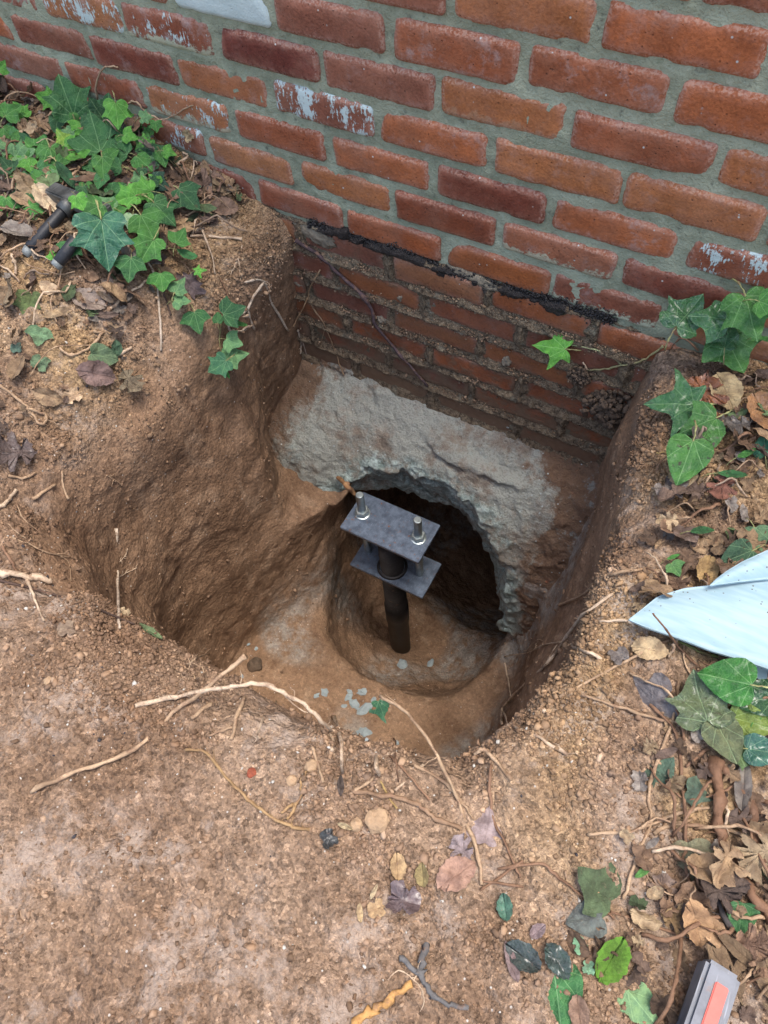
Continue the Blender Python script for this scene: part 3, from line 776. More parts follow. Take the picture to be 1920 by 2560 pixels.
M_NUT = hexnut('nut', .0168, .0145); M_WSH = lathe('washer', [(.0095, 0), (.0182, 0), (.0185, .0006), (.0185, .0022), (.018, .0027), (.0095, .0027)], 32, False)
for k, (bx, by) in enumerate(((.096, -.2465), (.243, -.2445))):
    put(obj('threaded_rod', M_ROD, M_ZINC, br), bx, by, BZ)
    n_ = put(obj('nut', M_NUT, M_ZINC, br), bx, by, BZ + .0027, .25 + k * .5)
    put(obj('washer', M_WSH, M_ZINC, br), bx, by, BZ)
    put(obj('nut', M_NUT, M_ZINC, br), bx, by, BZ - .0095 - .0147, .6)
put(obj('pier_pipe', lathe('pier_pipe', [(.0305, -.80), (.0305, -.50), (.0335, -.498), (.0335, -.40), (.0305, -.398), (.0295, -.015)], 40), M_PIPE, br), BX + .003, BY - .012, BZ)
put(obj('collar', lathe('collar', [(.032, -.186), (.039, -.186), (.039, -.178), (.0365, -.174), (.032, -.174)], 40, False), M_PIPE, br), BX + .003, BY - .012, BZ)

# ------------------------------------------------------------------ leaves
def densify(half, n=5):
    pts = [Vector((a, b)) for a, b in half]
    out = []
    for i in range(len(pts) - 1):
        p0 = pts[max(i - 1, 0)]; p1 = pts[i]; p2 = pts[i + 1]; p3 = pts[min(i + 2, len(pts) - 1)]
        for s in range(n):
            t_ = s / n
            c = .5 * ((2 * p1) + (p2 - p0) * t_ + (2 * p0 - 5 * p1 + 4 * p2 - p3) * t_ ** 2 + (3 * p1 - p0 - 3 * p2 + p3) * t_ ** 3)
            l_ = p1.lerp(p2, t_)
            out.append(c.lerp(l_, .35))
    out.append(pts[-1])
    return [(max(0, a), b) for a, b in out]

SHAPES = {
    'ivy5': [(0, .03), (.10, -.09), (.27, -.13), (.45, -.06), (.53, .10), (.43, .22), (.50, .36), (.63, .52), (.44, .53), (.29, .62), (.16, .82), (0, 1)],
    'ivy3': [(0, .0), (.2, -.08), (.42, -.02), (.55, .16), (.66, .38), (.47, .43), (.30, .55), (.17, .78), (0, 1)],
    'ivystar': [(0, .02), (.14, -.14), (.36, -.20), (.30, .02), (.34, .12), (.56, .30), (.66, .44), (.40, .40), (.22, .46), (.15, .7), (0, 1)],
    'heart': [(0, .0), (.18, -.09), (.38, -.03), (.48, .16), (.45, .40), (.30, .68), (.12, .9), (0, 1)],
    'oval': [(0, 0), (.10, .05), (.22, .2), (.29, .42), (.26, .66), (.14, .88), (0, 1)],
    'lance': [(0, 0), (.08, .1), (.14, .3), (.15, .5), (.11, .75), (.05, .93), (0, 1)],
    'oak': [(0, 0), (.04, .10), (.20, .16), (.28, .27), (.10, .33), (.18, .42), (.42, .47), (.36, .58), (.15, .58), (.20, .70), (.34, .78), (.18, .84), (.10, .93), (0, 1)],
    'maple': [(0, .05), (.2, -.02), (.42, -.06), (.34, .12), (.62, .30), (.60, .46), (.36, .44), (.40, .62), (.18, .6), (.10, .8), (0, 1)],
    'torn': [(0, 0), (.16, .02), (.30, .18), (.20, .34), (.33, .46), (.26, .7), (.08, .66), (0, .72)],
}
def leaf_mesh(shape, seed, curl=0.0, fold=0.0, wave=.03, twist=0.0, name='leaf'):
    r = np.random.default_rng(seed)
    half = densify(SHAPES[shape])
    right = [(a * (1 + .10 * r.normal() * .6), b) for a, b in half]
    ra, rb = 1 + .12 * r.normal() * .6, 1 + .12 * r.normal() * .6
    out = [(a * ra, b) for a, b in half] + [(-a * rb, b) for a, b in half[-2:0:-1]]
    out = np.array(out)
    out += r.normal(size=out.shape) * (.012 if shape in ('torn', 'oak', 'oval') else .004)
    c = np.array([0, .36])
    ts = [0, .25, .5, .75, .92, 1]
    n = len(out)
    P = [np.array([c])] + [c + (out - c) * t_ for t_ in ts[1:]]
    P = np.concatenate(P)
    x, y = P[:, 0], P[:, 1]; s = r.random() * 50
    z = fold * np.abs(x) - curl * (y - .3) ** 2 * np.sign(y - .3 + 1) + wave * perlin(x * 3.2 + s, y * 3.2, s) * 2 + wave * .5 * perlin(x * 8 + s, y * 8, s) + twist * x * (y - .3)
    z = z - .25 * abs(curl) * x * x * 2
    if abs(curl) > .25:                                         # roll the blade up for dry leaves
        k = curl * 3.0
        ang = (y - .35) * k
        z2 = (1 - np.cos(ang)) / k; y2 = .35 + np.sin(ang) / k
        z = z2 + .4 * fold * np.abs(x) + wave * perlin(x * 4 + s, y * 4, s) * 2
        y = y2
    Vv = np.stack([x, y, z], 1)
    Fc = []
    for k in range(n): Fc.append((0, 1 + k, 1 + (k + 1) % n))
    for ring in range(len(ts) - 2):
        a0 = 1 + ring * n; b0 = a0 + n
        for k in range(n):
            k2 = (k + 1) % n
            Fc.append((a0 + k, b0 + k, b0 + k2, a0 + k2))
    me = bpy.data.meshes.new(name); me.from_pydata(Vv.tolist(), [], Fc); me.update()
    me.polygons.foreach_set('use_smooth', [True] * len(me.polygons))
    me.materials.append(M_LIVE if shape.startswith('ivy') or shape == 'heart' else M_DEAD)
    return me
LM = {}
def leaf_me(shape, var, dead=False):
    key = (shape, var % 4, dead)
    if key not in LM:
        v_ = var % 4
        if shape.startswith('ivy') or shape == 'heart':
            m_ = leaf_mesh(shape, hash(shape) % 97 + v_ if False else sum(map(ord, shape)) + v_, curl=[.24, .12, .38, -.18][v_], fold=[.24, -.20, .42, .14][v_], wave=[.06, .07, .05, .075][v_], twist=[.15, -.2, .25, -.1][v_])
        else:
            m_ = leaf_mesh(shape, sum(map(ord, shape)) + v_, curl=[.18, .55, .3, -.12][v_], fold=[.35, .15, -.25, .5][v_], wave=[.06, .05, .07, .05][v_], twist=[.2, -.3, .1, .4][v_])
        if dead: m_.materials.clear(); m_.materials.append(M_DEAD)
        LM[key] = m_
    return LM[key]

def place_leaf(o, loc, nrm, tipdir, size, spin_noise=0):
    n_ = Vector(nrm).normalized()
    t_ = Vector(tipdir); t_ = (t_ - n_ * t_.dot(n_)).normalized()
    x_ = t_.cross(n_)
    c = Vector(loc) - t_ * size * .36
    m = Matrix.Identity(4)
    for i in range(3):
        m[i][0] = x_[i] * size; m[i][1] = t_[i] * size; m[i][2] = n_[i] * size; m[i][3] = c[i]
    return m

def img_dir(deg):
    a = math.radians(deg)
    return Vector(ROT.T @ np.array([math.cos(a), math.sin(a), 0.0]))
def depth_of(p): return float(ROT[2] @ (np.array(p) - CAM))

G1, G2, G3, G4, G5, G6 = (.065, .22, .045), (.045, .165, .052), (.115, .36, .055), (.03, .11, .042), (.22, .39, .06), (.15, .32, .14)
UP = Vector((0, 0, 1))
TOCAM = lambda p: (Vector(CAM) - Vector(p)).normalized()
def leaf_at(px, py, size_px, deg, shape, tint, parent=None, name='leaf', lift=.03, cam=.5, var=None, wet=0., spots=0., dead=False, tilt=0.0, follow=False):
    """a leaf whose middle is seen at pixel (px, py), floating `lift` above the surface there, its tip pointing to deg in the picture"""
    l, n_, t_ = hit(px, py)
    d = (Vector(CAM) - l).normalized()
    p = l + d * lift
    size = size_px * depth_of(p) / F_PX
    nr = (n_ if follow else UP) * (1 - cam) + d * cam
    tp = img_dir(deg)
    if tilt: nr = nr + tp * tilt
    me_ = leaf_me(shape, random.randrange(4) if var is None else var, dead)
    o = bpy.data.objects.new(name, me_); COL.objects.link(o)
    m = place_leaf(o, p, nr, tp, size)
    if parent is not None:
        o.parent = parent; o.matrix_parent_inverse = Matrix.Translation(-Vector(parent.location))
    o.matrix_basis = m
    j = .85 + .3 * random.random()
    o['tint'] = [tint[0] * j, tint[1] * j, tint[2] * j]
    o['wet'] = float(wet); o['spots'] = float(spots)
    return o, p

# ------------------------------------------------------------------ stems, sticks and roots
def tube_mesh(name, pts, r0, r1, sides=7, knob=.18, sub=5, seed=0):
    r = np.random.default_rng(seed + 17)
    P = [np.array(p, float) for p in pts]
    C = []
    for i in range(len(P) - 1):
        p0 = P[max(i - 1, 0)]; p1 = P[i]; p2 = P[i + 1]; p3 = P[min(i + 2, len(P) - 1)]
        for s in range(sub):
            t_ = s / sub
            C.append(.5 * ((2 * p1) + (p2 - p0) * t_ + (2 * p0 - 5 * p1 + 4 * p2 - p3) * t_ ** 2 + (3 * p1 - p0 - 3 * p2 + p3) * t_ ** 3))
    C.append(P[-1]); C = np.array(C)
    n = len(C)
    jit = r.normal(size=C.shape) * min(r0, r1 + r0 * .3) * .35
    jit[0] = jit[-1] = 0
    C = C + jit
    T = np.gradient(C, axis=0); T /= np.linalg.norm(T, axis=1)[:, None] + 1e-12
    ref = np.array([.3, .2, .93]); Vv = []; Fc = []
    rad = np.linspace(r0, r1, n) * (1 + knob * r.normal(size=n) * .6)
    for k in range(n // 7 + 1):
        rad[r.integers(n)] *= 1.25
    for i in range(n):
        a = np.cross(T[i], ref); a /= np.linalg.norm(a) + 1e-9; b = np.cross(T[i], a)
        for s in range(sides):
            th = 2 * math.pi * s / sides
            rr = rad[i] * (1 + knob * .5 * r.normal())
            Vv.append(C[i] + (a * math.cos(th) + b * math.sin(th)) * rr)
    for i in range(n - 1):
        for s in range(sides):
            s2 = (s + 1) % sides
            Fc.append((i * sides + s, (i + 1) * sides + s, (i + 1) * sides + s2, i * sides + s2))
    Fc.append(tuple(range(sides))); Fc.append(tuple((n - 1) * sides + s for s in range(sides))[::-1])
    return Vv, Fc
def join_parts(name, parts):
    Vv = []; Fc = []
    for v_, f_ in parts:
        o0 = len(Vv); Vv += [tuple(p) for p in v_]; Fc += [tuple(i + o0 for i in f) for f in f_]
    me = bpy.data.meshes.new(name); me.from_pydata(Vv, [], Fc); me.update()
    me.polygons.foreach_set('use_smooth', [True] * len(me.polygons))
    me.materials.append(M_BARK)
    return me
def pts3(pts, lift):
    """pixels to points: (px,py) rests on the surface, (px,py,z) hangs at height z"""
    out = []
    for q in pts:
        if len(q) == 2:
            l, n_, t_ = hit(*q)
            out.append(l + n_ * lift)
        else:
            out.append(Vector(on_z(*q)))
    return out
def pxr(w_px, p): return .43 * w_px * depth_of(p) / F_PX
_seed = [0]
def branch_parts(branches):
    parts = []
    first = None
    for b in branches:
        pts, w0, w1 = b
        _seed[0] += 1
        P = pts3(pts, 0.0)
        r0, r1 = pxr(w0, P[0]), pxr(w1, P[-1])
        P2 = []
        for q, p in zip(pts, P):
            if len(q) == 2:
                l, n_, t_ = hit(*q); p = l + n_ * max(r0, r1) * 1.3 + Vector((0, 0, .001))
            P2.append(p)
        if first is None: first = P2[0]
        parts.append(tube_mesh('s', [tuple(p) for p in P2], r0, r1, 7 if w0 > 6 else 5, knob=.30 if w0 > 18 else .18, seed=_seed[0], sub=5 if len(P2) < 6 else 4))
    return parts, first
TAN, PALE, BRN, DRK, GREY, PURP, YEL, WHT = (.43, .31, .20), (.58, .46, .33), (.24, .145, .09), (.075, .05, .04), (.22, .205, .185), (.085, .06, .065), (.45, .33, .14), (.55, .47, .37)
def stick(name, label, cat, branches, tint, group=None):
    parts, f = branch_parts(branches)
    if cat in ('root', 'rootlet', 'stick'):
        rr = np.random.default_rng(_seed[0] + 900)
        sides = 7 if branches[0][1] > 6 else 5
        Vm = np.array(parts[0][0]); rings = len(Vm) // sides
        for k in range(int(rr.integers(4, 9)) if cat != 'stick' else 3):
            i0 = int(rr.integers(1, rings)); c0 = Vm[i0 * sides:(i0 + 1) * sides].mean(0)
            d_ = rr.normal(size=3) * np.array([1, 1, .35]); d_ /= np.linalg.norm(d_)
            L_ = .006 + .022 * rr.random() ** 2; hp = [c0]
            for q_ in range(4):
                d_ = d_ + rr.normal(size=3) * .45; d_ /= np.linalg.norm(d_); hp.append(hp[-1] + d_ * L_ / 4)
            parts.append(tube_mesh('h', hp, .0006, .00025, 4, seed=_seed[0] * 31 + k, sub=2))
    me_ = join_parts(name, parts)
    o = obj(name, me_)
    o['tint'] = list(tint)
    tag(o, label, cat, group)
    return o

# --- sticks in front of the pit
stick('stick', 'long pale bent stick lying on bare soil and poking out over the front pit edge', 'stick', [([(80, 1982), (169, 1940), (262, 1906), (359, 1860), (430, 1785), (527, 1711, .012), (570, 1676, .02), (614, 1640, .03)], 12, 13)], TAN)
stick('stick', 'arched pale root bridging the front lip of the pit and crossing the long bent stick', 'root', [([(340, 1770), (422, 1748), (527, 1722, .012), (600, 1714, .03), (655, 1711, .03), (705, 1730, .03), (760, 1764, .02), (806, 1806, .01), (826, 1840), (824, 1872)], 13, 10), ([(705, 1730, .028), (740, 1765, .015), (770, 1782, .012)], 5, 3)], PALE)
stick('stick', 'thin white upright twig at the left rim of the pit', 'twig', [([(287, 1322), (291, 1436), (293, 1521), (300, 1576)], 8, 9)], WHT)
stick('root', 'thick cut root sticking out of the soil at the left edge of the photo', 'root', [([(-30, 1437), (67, 1451), (122, 1457)], 20, 16), ([(67, 1455), (90, 1505), (114, 1556)], 10, 5)], PALE)
stick('root', 'dark thin root running along the left front edge of the pit', 'root', [([(-20, 1450), (127, 1489), (253, 1531), (338, 1566)], 9, 4)], DRK)
stick('twig', 'short brown twig leaning at the left edge above the cut root', 'twig', [([(8, 1369), (30, 1410), (48, 1438)], 9, 8)], BRN)
stick('twig', 'short twig stub beside the bent stick at the front lip', 'twig', [([(523, 1763), (477, 1797)], 13, 12)], TAN)
stick('twig', 'forked brown twig just in front of the arched root', 'twig', [([(612, 1749), (596, 1800), (578, 1852)], 10, 11), ([(582, 1820), (523, 1843)], 9, 6)], TAN)
stick('rootlet', 'hair thin pale rootlet standing in front of the pit left of the arched root end', 'rootlet', [([(692, 1753), (658, 1799), (641, 1858)], 4, 3), ([(658, 1820), (700, 1835)], 3, 2)], PALE)
stick('root', 'peeling crooked root with two forks lying on the soil in the left foreground', 'root', [([(464, 1877), (519, 1885), (565, 1944), (612, 1991), (655, 2026), (693, 2055), (735, 2070), (775, 2075)], 8, 9), ([(718, 2051), (756, 1988), (752, 1965), (769, 1929)], 9, 6), ([(735, 2010), (702, 2033)], 9, 8)], (.36, .24, .12))
stick('twig', 'short upright brown twig left of the dark leaf scrap in front of the pit', 'twig', [([(781, 1874), (797, 1915), (809, 1958)], 10, 8)], TAN)
stick('twig', 'split topped thin twig standing at the middle of the front lip', 'twig', [([(832, 1793), (853, 1840), (857, 1937)], 8, 7), ([(838, 1790), (848, 1825)], 4, 4)], PALE)
stick('twig', 'knobbly crooked twig stuck in the front lip below the fallen ivy leaf', 'twig', [([(971, 1861), (946, 1899), (944, 1940)], 9, 9)], PALE)
stick('twig', 'straight pale twig lying across the knobbly brown branch end', 'twig', [([(972, 1929), (925, 1955), (874, 1990)], 9, 9)], TAN)
stick('branch', 'stout grey brown knobbly branch lying in front of the pit above a tan stone', 'branch', [([(880, 1983), (959, 1992), (1022, 2004), (1064, 2030), (1102, 2055), (1153, 2074)], 14, 12), ([(1040, 2012), (1046, 1998)], 6, 4)], (.30, .20, .125))
stick('stick', 'long curved pale stick with frayed end crossing the front lip of the pit', 'stick', [([(950, 1739, -.02), (1005, 1772, .0), (1056, 1831, .012), (1106, 1916, .012), (1144, 2009), (1187, 2123), (1203, 2215)], 9, 12), ([(950, 1745, -.02), (985, 1762, -.01), (1006, 1774, .0)], 4, 5), ([(962, 1735, -.02), (1000, 1766, 0)], 3, 4)], TAN)
stick('twig', 'thin grey twig slanting under the long frayed stick', 'twig', [([(973, 1891), (1022, 1941), (1073, 2002)], 7, 6)], BRN)
stick('twig', 'pale twig lying right of the frayed stick near the front lip', 'twig', [([(1035, 1918), (1106, 1954), (1149, 2000), (1182, 2051)], 9, 8)], TAN)
stick('twig', 'frayed short twig crossing two others at the front lip', 'twig', [([(1058, 1916), (988, 1981)], 9, 8)], PALE)
stick('rootlet', 'wiry reddish rootlet inside the front edge of the pit under the ivy leaf', 'rootlet', [([(938, 1804), (984, 1848), (988, 1886), (997, 1956)], 5, 4)], BRN)
stick('twig', 'bent two toned twig poking out of the right front corner of the pit', 'twig', [([(1185, 1885, .0), (1208, 1874, .01), (1233, 1897), (1279, 1952)], 9, 12)], TAN)
stick('stem', 'long thin brown stem trailing down the soil right of the frayed stick', 'stem', [([(1229, 1912), (1229, 2030), (1275, 2135), (1300, 2196)], 9, 7)], BRN)
stick('twig', 'split straw coloured stalk in front of the pit', 'twig', [([(950, 1954), (968, 1985), (992, 2023)], 6, 6)], YEL)
# --- sticks at the right
stick('stick', 'straight broken pale stick on the soil right of the pit corner', 'stick', [([(1291, 1824), (1352, 1852), (1413, 1889)], 9, 12)], PALE)
stick('stick', 'long thin half bleached stick lying towards the grey leaf at the right', 'stick', [([(1452, 1739), (1547, 1769), (1634, 1795), (1734, 1817)], 8, 9)], TAN)
stick('stem', 'long pale vine stem hanging down across the bare soil at the right', 'stem', [([(1697, 1700), (1677, 1813), (1638, 1917), (1621, 2004), (1625, 2060), (1595, 2130), (1573, 2199), (1556, 2249)], 9, 9), ([(1620, 2070), (1596, 2120), (1604, 2160), (1628, 2210)], 5, 4)], TAN)
stick('stem', 'brown straight stem running beside the pale vine stem at the right', 'stem', [([(1625, 1761), (1690, 1839), (1706, 1960), (1710, 2091), (1708, 2160), (1740, 2247)], 9, 9)], BRN)
stick('stick', 'curved stick lying level across both vine stems at the right', 'stick', [([(1469, 2088), (1569, 2078), (1634, 2060), (1695, 2034), (1773, 2019)], 9, 9)], TAN)
stick('root', 'curving brown root running down to the olive leaf at the lower right', 'root', [([(1243, 2173), (1343, 2160), (1387, 2186), (1434, 2229), (1504, 2273), (1534, 2297)], 9, 8), ([(1525, 2280), (1634, 2315), (1720, 2351)], 8, 6)], BRN)
stick('twig', 'slanting brown twig crossing the trailing stem at the lower right', 'twig', [([(1308, 2151), (1250, 2190), (1200, 2227)], 9, 8)], BRN)
stick('twig', 'level grey brown twig under the slanting twig at the lower right', 'twig', [([(1200, 2203), (1308, 2218)], 8, 8)], BRN)
stick('root', 'thick muddy brown root running down the right edge, nearer the pit', 'root', [([(1794, 1904), (1792, 2025), (1820, 2134), (1877, 2242), (1935, 2320)], 29, 27)], (.21, .12, .072), 'thick roots')
stick('root', 'thick muddy brown root running down the right edge, farther from the pit', 'root', [([(1807, 1917), (1868, 2004), (1886, 2112), (1935, 2200)], 22, 24)], (.18, .105, .065), 'thick roots')
stick('root', 'dark grey blunt root stub between the dry leaves and the thick roots', 'root', [([(1755, 2190), (1790, 2250), (1815, 2330)], 22, 16)], (.06, .055, .055))
stick('stem', 'looping thin stem with a split tip under the green spotted leaves at the right', 'stem', [([(1830, 1865), (1851, 1887), (1842, 1956), (1786, 1986), (1712, 1999), (1660, 1947)], 6, 6)], BRN)
stick('twig', 'short twig leaning against the nearer thick root', 'twig', [([(1768, 1872), (1712, 1919)], 9, 8)], BRN)
stick('root', 'brown root leaving a dark burrow at the right rim of the pit', 'root', [([(1400, 1516), (1463, 1488), (1525, 1441), (1604, 1427)], 7, 9), ([(1666, 1435), (1640, 1462), (1619, 1490)], 9, 8)], TAN)
stick('stick', 'long thin curved stick lying on the soil below the pale blue blade', 'stick', [([(1400, 1745), (1478, 1701), (1557, 1660), (1619, 1626), (1673, 1601)], 8, 9)], TAN)
stick('stem', 'dark dry stem lying over the lower edge of the pale blue blade', 'stem', [([(1632, 1533, .065), (1666, 1576, .055), (1701, 1625), (1770, 1691)], 6, 8)], BRN)
stick('stem', 'thin stem falling from under the pale blue blade over the green leaves', 'stem', [([(1710, 1601), (1710, 1660), (1745, 1717), (1807, 1789), (1839, 1835)], 6, 6)], TAN)
stick('twig', 'thin pale twig tucked under the tip of the pale blue blade', 'twig', [([(1500, 1556), (1563, 1554), (1585, 1566)], 7, 8)], PALE)
stick('root', 'long two strand root hanging down the right wall of the pit', 'root', [([(1538, 1482), (1478, 1532), (1431, 1582), (1400, 1629), (1360, 1672), (1300, 1730), (1262, 1772), (1258, 1812)], 9, 9), ([(1279, 1743), (1272, 1700), (1262, 1658)], 6, 4), ([(1262, 1780), (1268, 1820)], 6, 3)], PALE)
stick('twig', 'bleached twig lying below the hanging root at the right rim', 'twig', [([(1419, 1613), (1460, 1630), (1503, 1653)], 9, 9)], PALE)
stick('twig', 'short blunt pale stub sticking out of the right rim', 'twig', [([(1308, 1780), (1362, 1780)], 9, 10)], PALE)
stick('rootlet', 'bushy web of fine pale rootlets on the right wall near the pit floor', 'rootlet', [([(1408, 1607), (1360, 1615), (1320, 1632), (1262, 1642)], 4, 3), ([(1370, 1612), (1345, 1600), (1320, 1625)], 3, 2), ([(1395, 1612), (1370, 1650)], 3, 2), ([(1340, 1622), (1310, 1628)], 3, 2)], PALE)
# --- roots on the left
stick('stem', 'long white stem hanging straight down from the ivy over the left slope', 'stem', [([(367, 655), (392, 706), (399, 803), (401, 878)], 7, 6)], WHT)
stick('root', 'thick bent pale twig on the left slope below the ivy', 'twig', [([(270, 786), (304, 748), (371, 703)], 10, 6)], PALE)
stick('twig', 'crooked twig ending in a stub among the litter on the left slope', 'twig', [([(150, 870), (181, 891), (224, 870), (253, 836), (232, 832)], 7, 9)], TAN)
stick('root', 'hairpin bent root lying at the left edge', 'root', [([(4, 967), (55, 1005), (101, 1060), (114, 1039), (76, 1022)], 9, 7)], TAN)
stick('twig', 'short curved pale twig at the far left above the cut root', 'twig', [([(-5, 1277), (25, 1254), (42, 1225)], 13, 9)], PALE)
stick('twig', 'small curved stick below the crumpled dark leaf at the left edge', 'twig', [([(21, 1191), (59, 1197), (91, 1184)], 8, 6)], TAN)
stick('twig', 'straight slanting stick on the left rim of the pit', 'twig', [([(78, 1250), (135, 1212)], 9, 11)], TAN)
stick('twig', 'short broken root stub hanging on the left wall of the pit', 'twig', [([(154, 1178), (158, 1220), (169, 1248)], 6, 7)], TAN)
stick('twig', 'pale stub beside the round green leaf on the left slope', 'twig', [([(287, 893), (329, 871)], 10, 10)], PALE)
stick('root', 'white bent root looping out of the left back corner of the pit', 'root', [([(608, 707), (655, 703), (676, 754), (718, 827)], 6, 7), ([(655, 707), (617, 770), (634, 823)], 8, 7), ([(617, 775), (570, 812), (585, 828), (620, 815)], 6, 6)], WHT)
stick('root', 'long purple brown root hanging diagonally across the bricks below ground', 'root', [([(743, 598), (811, 644), (870, 699), (925, 754), (946, 813), (1005, 884), (1073, 962)], 13, 7)], PURP)
stick('rootlet', 'pale kinked rootlet hanging down the bricks left of the purple root', 'rootlet', [([(802, 674), (773, 741), (811, 809), (840, 880), (861, 939)], 5, 3), ([(773, 741), (735, 810), (718, 826)], 4, 4), ([(845, 890), (870, 905)], 2, 2), ([(815, 815), (800, 870)], 2, 2)], (.42, .29, .17))
stick('rootlet', 'forked white rootlet hanging from the left back corner onto the concrete', 'rootlet', [([(742, 825), (750, 860), (749, 885)], 5, 3), ([(748, 835), (760, 860), (768, 888)], 4, 2)], WHT)
stick('twig', 'straight broken twig lying on the soil right of the ivy clump', 'twig', [([(475, 595), (540, 596), (604, 601)], 7, 8)], PALE)
stick('rootlet', 'branching white rootlets on the soil face at the left of the bricks', 'rootlet', [([(605, 615), (590, 660), (575, 688)], 3, 2), ([(596, 645), (600, 690), (602, 706)], 3, 2), ([(680, 640), (660, 650), (650, 680)], 3, 2)], PALE)
stick('rootlet', 'spidery pale rootlets spread on the left wall of the pit', 'rootlet', [([(30, 1345), (80, 1368), (125, 1385), (175, 1396)], 5, 3), ([(150, 1392), (172, 1410), (177, 1455)], 4, 2), ([(20, 1310), (45, 1335), (65, 1348)], 4, 3), ([(42, 1262), (60, 1300), (105, 1336)], 4, 2), ([(80, 1340), (72, 1355)], 3, 2)], TAN)
stick('rootlet', 'small forked rootlet in the middle of the left pit wall', 'rootlet', [([(265, 1188), (285, 1200), (305, 1212)], 3, 3), ([(283, 1200), (278, 1218)], 3, 2)], TAN)
stick('rootlet', 'curly white rootlet beside the thin upright twig', 'rootlet', [([(318, 1372), (312, 1390), (298, 1405)], 3, 2), ], PALE)
stick('rootlet', 'white forked rootlet just below the curly one beside the thin upright twig', 'rootlet', [([(342, 1420), (320, 1430), (300, 1442)], 3, 2)], PALE)
stick('rootlet', 'tangle of pale rootlets at the foot of the bent stick on the pit edge', 'rootlet', [([(465, 1668), (495, 1645), (523, 1635)], 4, 3), ([(490, 1705), (515, 1685), (545, 1668)], 5, 4), ([(500, 1660), (515, 1690), (520, 1715)], 4, 4), ([(475, 1672), (488, 1700)], 4, 3)], TAN)
stick('tendril', 'hooked dry tendril clinging to the brick above the ivy', 'tendril', [([(246, 249), (243, 208), (266, 168), (298, 168)], 6, 5)], TAN)
stick('tendril', 'wavy dry tendril lying across the paint spotted brick', 'tendril', [([(318, 266), (330, 254), (347, 257), (370, 283), (411, 298), (450, 280), (486, 263)], 6, 4)], TAN)
stick('root', 'brown root stub hanging under the broken arch left of the steel plates', 'root', [([(848, 1192), (868, 1212, -.50), (886, 1236, -.53)], 13, 12)], (.40, .23, .11))
stick('branch', 'forked grey wet twig lying flat at the bottom middle', 'branch', [([(1001, 2394), (1048, 2434), (1073, 2477), (1106, 2502), (1170, 2520)], 16, 15), ([(1066, 2369), (1060, 2405), (1056, 2445)], 22, 20)], (.13, .13, .13))
stick('bark_chip', 'splintered orange yellow piece of bare wood at the bottom edge', 'wood', [([(880, 2562), (920, 2530), (968, 2502), (1032, 2464)], 24, 18)], (.52, .30, .11))
stick('rootlet', 'thin pale rootlet curling beside the forked grey twig', 'rootlet', [([(970, 2450), (995, 2427), (1030, 2445), (1060, 2480)], 4, 3)], PALE)
stick('stem', 'dark thin stem hanging from the ivy down the left slope', 'stem', [([(408, 640), (405, 690), (408, 730), (425, 790)], 8, 5)], DRK)

# ------------------------------------------------------------------ ivy plants (stems and leaves are parts)
def ivy(label, base_px, stems, leaves, tint_stem=(.30, .28, .13), grp=None):
    l, n_, t_ = hit(*base_px)
    root = empty('ivy_plant', tuple(l), label, 'ivy', grp)
    for s in stems:
        parts, f = branch_parts([s[:3]])
        o = obj('stem', join_parts('stem', parts), None, root); o['tint'] = list(s[3] if len(s) > 3 else tint_stem)
    for L in leaves:
        px, py, sz, dg, sh, ti = L[:6]; kw = L[6] if len(L) > 6 else {}
        if 'spots' not in kw: kw = dict(kw, spots=random.choice([0, 0, 0, .35, .7]))
        o, p = leaf_at(px, py, sz, dg, sh, ti, parent=root, **kw)
        pe = bpy.data.objects.new('petiole', PETIOLE); COL.objects.link(pe); pe.parent = o
        pe['tint'] = [.34, .36, .16]
    return root
PETIOLE = join_parts('petiole', [tube_mesh('p', [(0, .03, .005), (0, -.12, -.02), (.04, -.32, -.12), (.10, -.5, -.34)], .014, .020, 5, sub=3, seed=5)])
def c8(x, y): return (x * .3014, 150 + y * .3014)
def I(x, y, s, dg, sh, ti, **kw):
    a = c8(x, y); return (a[0], a[1], s * .3014 * .97, dg, sh, ti, kw)
